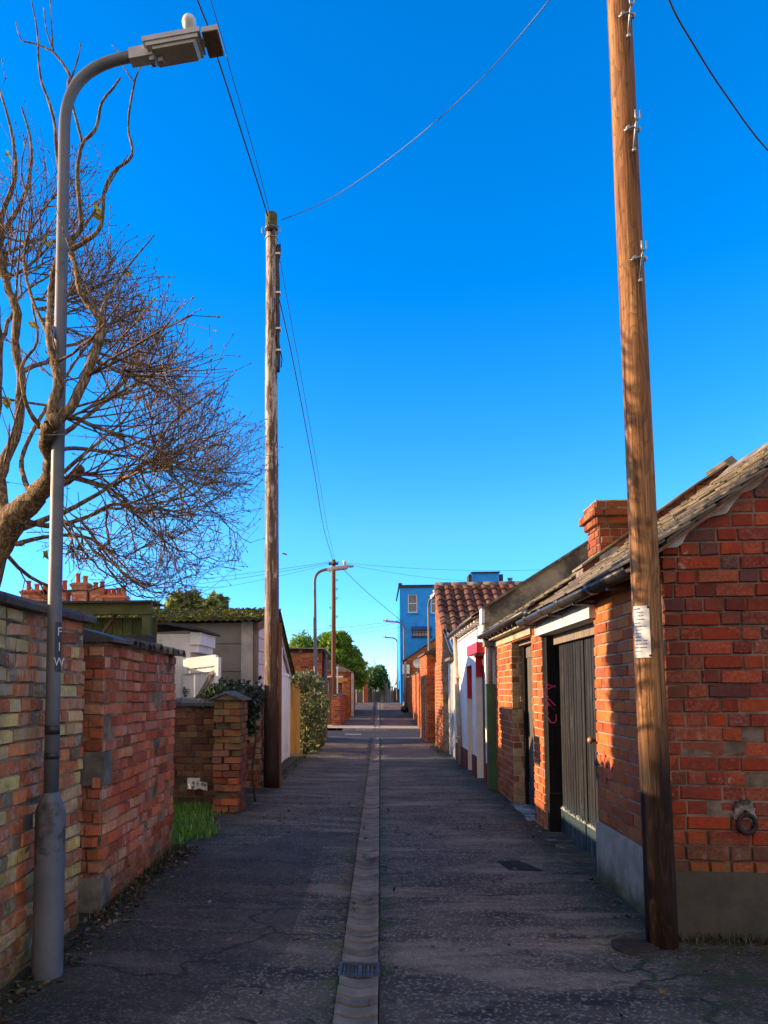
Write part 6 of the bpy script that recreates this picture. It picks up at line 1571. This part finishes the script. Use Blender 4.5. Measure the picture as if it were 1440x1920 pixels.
cw = MB(); CEN = P(40, 890, 3.9)
KF = [1.0]
def inside(p):
    """outline of the crown, a lopsided dome about its fork, as a limit on twig growth"""
    v = p - CEN; a = math.degrees(math.atan2(v.z, v.x)); r = math.hypot(v.x, v.z)
    tab = [(-90, .35), (-60, .60), (-40, .98), (-20, 1.08), (-5, 1.16), (10, 1.22), (22, 1.34), (35, 1.16), (50, 1.26), (58, 1.30), (66, 1.34), (74, 1.6), (80, 1.85), (100, 2.25), (140, 1.9), (180, 1.5)]
    if a < -90: return r < 1.0
    for (a0, r0), (a1, r1) in zip(tab, tab[1:]):
        if a0 <= a <= a1: return r < (r0 + (r1-r0)*(a-a0)/(a1-a0))*KF[0]
    return r < 1.5
ntw = [0]
def twig(p, d, L, r, lev):
    seg = 4 if lev < 2 else 3
    pts = [p]; rs = [r]; q = p; dd = d.normalized(); cutoff = False
    bend = V3((rng.gauss(0, .07), rng.gauss(0, .07), .06 + rng.gauss(0, .05)))
    for i in range(seg):
        dd = (dd + bend + V3((rng.gauss(0, .05), rng.gauss(0, .05), rng.gauss(0, .05)))).normalized()
        q2 = q + dd*(L/seg)
        if not inside(q2) and rng.random() < .9: cutoff = True; break
        if 3.34 < q2.y < 3.62 and q2.x < -1.56 and rng.random() < .85: break
        if 4.08 < q2.y < 4.48 and rng.random() < (.93 if q2.z > 3.7 else .55): break
        q = q2; pts.append(q); rs.append(max(.0015, r*(1 - .6*(i+1)/seg)))
    if len(pts) < 2: return
    cw.tube(pts, rs, 5 if lev == 0 else 3, caps=False); ntw[0] += 1
    if lev >= 2 or rng.random() < .35:
        e = pts[-1]; dv = (pts[-1]-pts[-2]).normalized(); k = rng.uniform(.7, 1.3)
        cw.tube([e, e + dv*.006*k, e + dv*.013*k, e + dv*.018*k], [.0013, .0032*k, .0024*k, .0006], 4, caps=False)
        for j in range(1, len(pts)-1):   # paired side buds
            o = dv.orthogonal(); o.rotate(Matrix.Rotation(rng.uniform(0, 6.28), 3, dv))
            for s in (-1, 1):
                if rng.random() < .6: cw.tube([pts[j], pts[j] + (dv*.5 + o*s)*.006, pts[j] + (dv*.9 + o*s)*.011], [.0016, .0026, .0006], 3, caps=False)
    if lev < 3:
        for _ in range((6, 3, 1)[lev]):
            i = rng.randint(1, len(pts)-1); ax = (pts[i]-pts[i-1]).normalized(); o = ax.orthogonal(); o.rotate(Matrix.Rotation(rng.uniform(0, 6.28), 3, ax))
            if rng.random() < (.9, .85, .55)[lev]: twig(pts[i], ax + o*rng.uniform(.3, .7), L*rng.uniform(.45, .85), max(.0019, rs[i]*.76), lev+1)
boughs = []; bm_ = MB()
base = [n for n in nodes if .008 < n[1] < .05 and n[0].z < 4.2]
for q in range(88):
    KF[0] = 1.0
    if q < 56: a = rad(-62 + 142*(q*.618 % 1)); yy = rng.uniform(-.45, 1.1)
    else: a = rad(rng.uniform(70, 150)); yy = rng.uniform(.0, .9)
    if 0 <= q < 12: yy = rng.uniform(.65, 1.4)
    R_ = .2
    while inside(CEN + V3((math.cos(a)*R_, 0, math.sin(a)*R_))) and R_ < 2.4: R_ += .04
    tip = CEN + V3((math.cos(a)*R_*rng.uniform(.78, .98), yy, math.sin(a)*R_*rng.uniform(.78, .98)))
    cs = sorted(base, key=lambda n: (n[0]-tip).length*rng.uniform(.6, 1.4) + (0 if (n[0]-CEN).length < R_*.75 else 1.5))
    st = cs[rng.randint(0, 3)]; p0 = st[0]; v = tip - p0; L = v.length
    if L < .25: continue
    side = V3((-v.z, rng.gauss(0, .5), v.x)).normalized()*L*rng.uniform(-.16, .16) + V3((0, 0, -.10*L if a < rad(40) else .02)); pts = []; rs = []; n = 12; r0 = min(.016, st[1]*.7, .006 + .009*L)
    for k in range(n+1):
        f = k/n; pts.append(p0 + v*f + side*math.sin(f*math.pi) + V3((rng.gauss(0, 1), rng.gauss(0, 1), rng.gauss(0, 1)))*.008*(0 < k)); rs.append(r0*(1-f) + .0026*f)
    ok = [k for k in range(n+1)]
    cw.tube(pts, rs, 6, caps=False)
    for k in range(1, n+1): boughs.append((pts[k], rs[k], (pts[k]-pts[k-1]).normalized(), 1 - k/n))
for (p, r, ax, rem) in boughs:
    if p.z > 3.75 and p.y < 3.7 and p.x > -1.75: continue
    for _ in range(2 if rng.random() < .4 else 1):
        KF[0] = rng.uniform(.84, 1.14)
        o = ax.orthogonal(); o.rotate(Matrix.Rotation(rng.uniform(0, 6.28), 3, ax))
        twig(p, ax + o*rng.uniform(.3, .85) + V3((0, 0, .15)), rng.uniform(.22, .5)*(1 + .5*rem), max(.0032, min(.006, r*.6)), 1)
cand = [n for n in nodes if n[1] < .06]
for _ in range(105):
    p, r, ax = rng.choice(cand)
    if p.z > 3.55 and p.y < 3.8 and rng.random() < .94: continue
    KF[0] = rng.uniform(.78, 1.12)
    out = (p - CEN); out.y *= .4
    if out.length < .05: out = V3((1, 0, .2))
    d = out.normalized()*.7 + V3((rng.gauss(.2, .5), rng.gauss(0, .5), rng.gauss(.05, .5))) + ax*.4
    twig(p, d, rng.uniform(.3, .7), min(.009, max(.004, r*.5)), 1)
print('twigs', ntw[0], len(cw.f))
cw.build('crown', M['twig'], t, recalc=False)
lm = MB(); pts = [P(a, b, 3.8 + .3*rng.random()) for a, b in ((12, 285), (62, 605), (10, 755), (205, 482), (240, 512), (247, 900), (318, 870), (38, 1020), (85, 1040), (90, 455), (8, 1010), (180, 395))]
for p in pts:
    leaves(lm, [p + V3((rng.gauss(0, .008), rng.gauss(0, .02), rng.gauss(0, .008))) for _ in range(3)], .045, rng, 0)
lm.build('leaves', M['lf_yel'], t, recalc=False)

# ================================================================== LIGHT, SKY, CAMERA
SUN_EL, SUN_N = rad(14.5), rad(2.5)          # the sun stands low on the left, a touch ahead of us
sd = V3((-math.cos(SUN_EL)*math.cos(SUN_N), math.cos(SUN_EL)*math.sin(SUN_N), math.sin(SUN_EL)))
sl = bpy.data.lights.new('sun', 'SUN'); sl.energy = 4.3; sl.angle = rad(.53); sl.color = (1, .70, .42)
so = bpy.data.objects.new('sun', sl); COL.objects.link(so); so.rotation_euler = (-sd).to_track_quat('-Z', 'Y').to_euler(); so.location = (-20, 0, 12)
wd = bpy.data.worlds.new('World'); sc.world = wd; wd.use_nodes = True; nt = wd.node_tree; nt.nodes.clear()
sky = nt.nodes.new('ShaderNodeTexSky'); sky.sky_type = 'NISHITA'; sky.sun_disc = False; sky.sun_elevation = SUN_EL
sky.sun_rotation = rad(270) + SUN_N; sky.altitude = 100; sky.air_density = 1.0; sky.dust_density = .1; sky.ozone_density = 4.0
hs = nt.nodes.new('ShaderNodeHueSaturation'); hs.inputs['Saturation'].default_value = 1.3; hs.inputs['Hue'].default_value = .508
# unseen pale cloud added to the sky half behind us, as neutral fill light
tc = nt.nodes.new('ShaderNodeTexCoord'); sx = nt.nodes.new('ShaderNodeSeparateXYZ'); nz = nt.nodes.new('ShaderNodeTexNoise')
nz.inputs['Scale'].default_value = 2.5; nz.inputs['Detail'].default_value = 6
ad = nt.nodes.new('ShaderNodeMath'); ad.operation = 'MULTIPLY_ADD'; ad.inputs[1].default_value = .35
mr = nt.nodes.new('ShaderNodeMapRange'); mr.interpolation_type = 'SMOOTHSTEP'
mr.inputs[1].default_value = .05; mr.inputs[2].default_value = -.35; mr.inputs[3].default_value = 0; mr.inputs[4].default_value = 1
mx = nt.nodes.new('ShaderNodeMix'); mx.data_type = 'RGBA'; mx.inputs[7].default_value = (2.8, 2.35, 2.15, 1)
bg = nt.nodes.new('ShaderNodeBackground'); bg.inputs['Strength'].default_value = .162
ow = nt.nodes.new('ShaderNodeOutputWorld'); lk = nt.links.new
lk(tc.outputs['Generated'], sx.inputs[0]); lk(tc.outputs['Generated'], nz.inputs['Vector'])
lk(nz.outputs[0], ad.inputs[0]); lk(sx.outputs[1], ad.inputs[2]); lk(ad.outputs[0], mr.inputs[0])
hr = nt.nodes.new('ShaderNodeMapRange'); hr.interpolation_type = 'SMOOTHSTEP'; hr.inputs[1].default_value = .0; hr.inputs[2].default_value = .24; hr.inputs[3].default_value = 1; hr.inputs[4].default_value = 0
ht = nt.nodes.new('ShaderNodeMix'); ht.data_type = 'RGBA'; ht.blend_type = 'MULTIPLY'; ht.inputs[7].default_value = (.78, .92, 1.32, 1)
lk(sx.outputs[2], hr.inputs[0]); lk(hr.outputs[0], ht.inputs[0]); lk(sky.outputs[0], ht.inputs[6])
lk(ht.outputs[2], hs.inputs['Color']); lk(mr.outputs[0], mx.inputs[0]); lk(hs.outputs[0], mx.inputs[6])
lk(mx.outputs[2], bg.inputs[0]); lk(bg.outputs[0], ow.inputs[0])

cam = bpy.data.cameras.new('camera'); co = bpy.data.objects.new('camera', cam); COL.objects.link(co)
cam.sensor_width = cam.sensor_height = 36; cam.sensor_fit = 'AUTO'; cam.lens = F/1920*36
cam.shift_x = (720-CX)/1920; cam.shift_y = (CY-960)/1920; cam.clip_end = 2000; cam.clip_start = .05
R = Matrix((RT, UP, -FW)).transposed()
co.matrix_world = Matrix.Translation((0, 0, EYE)) @ R.to_4x4()
sc.camera = co
vs = sc.view_settings; vs.view_transform = 'Standard'; vs.look = 'None'; vs.exposure = 1.4; vs.gamma = 1; vs.use_curve_mapping = False
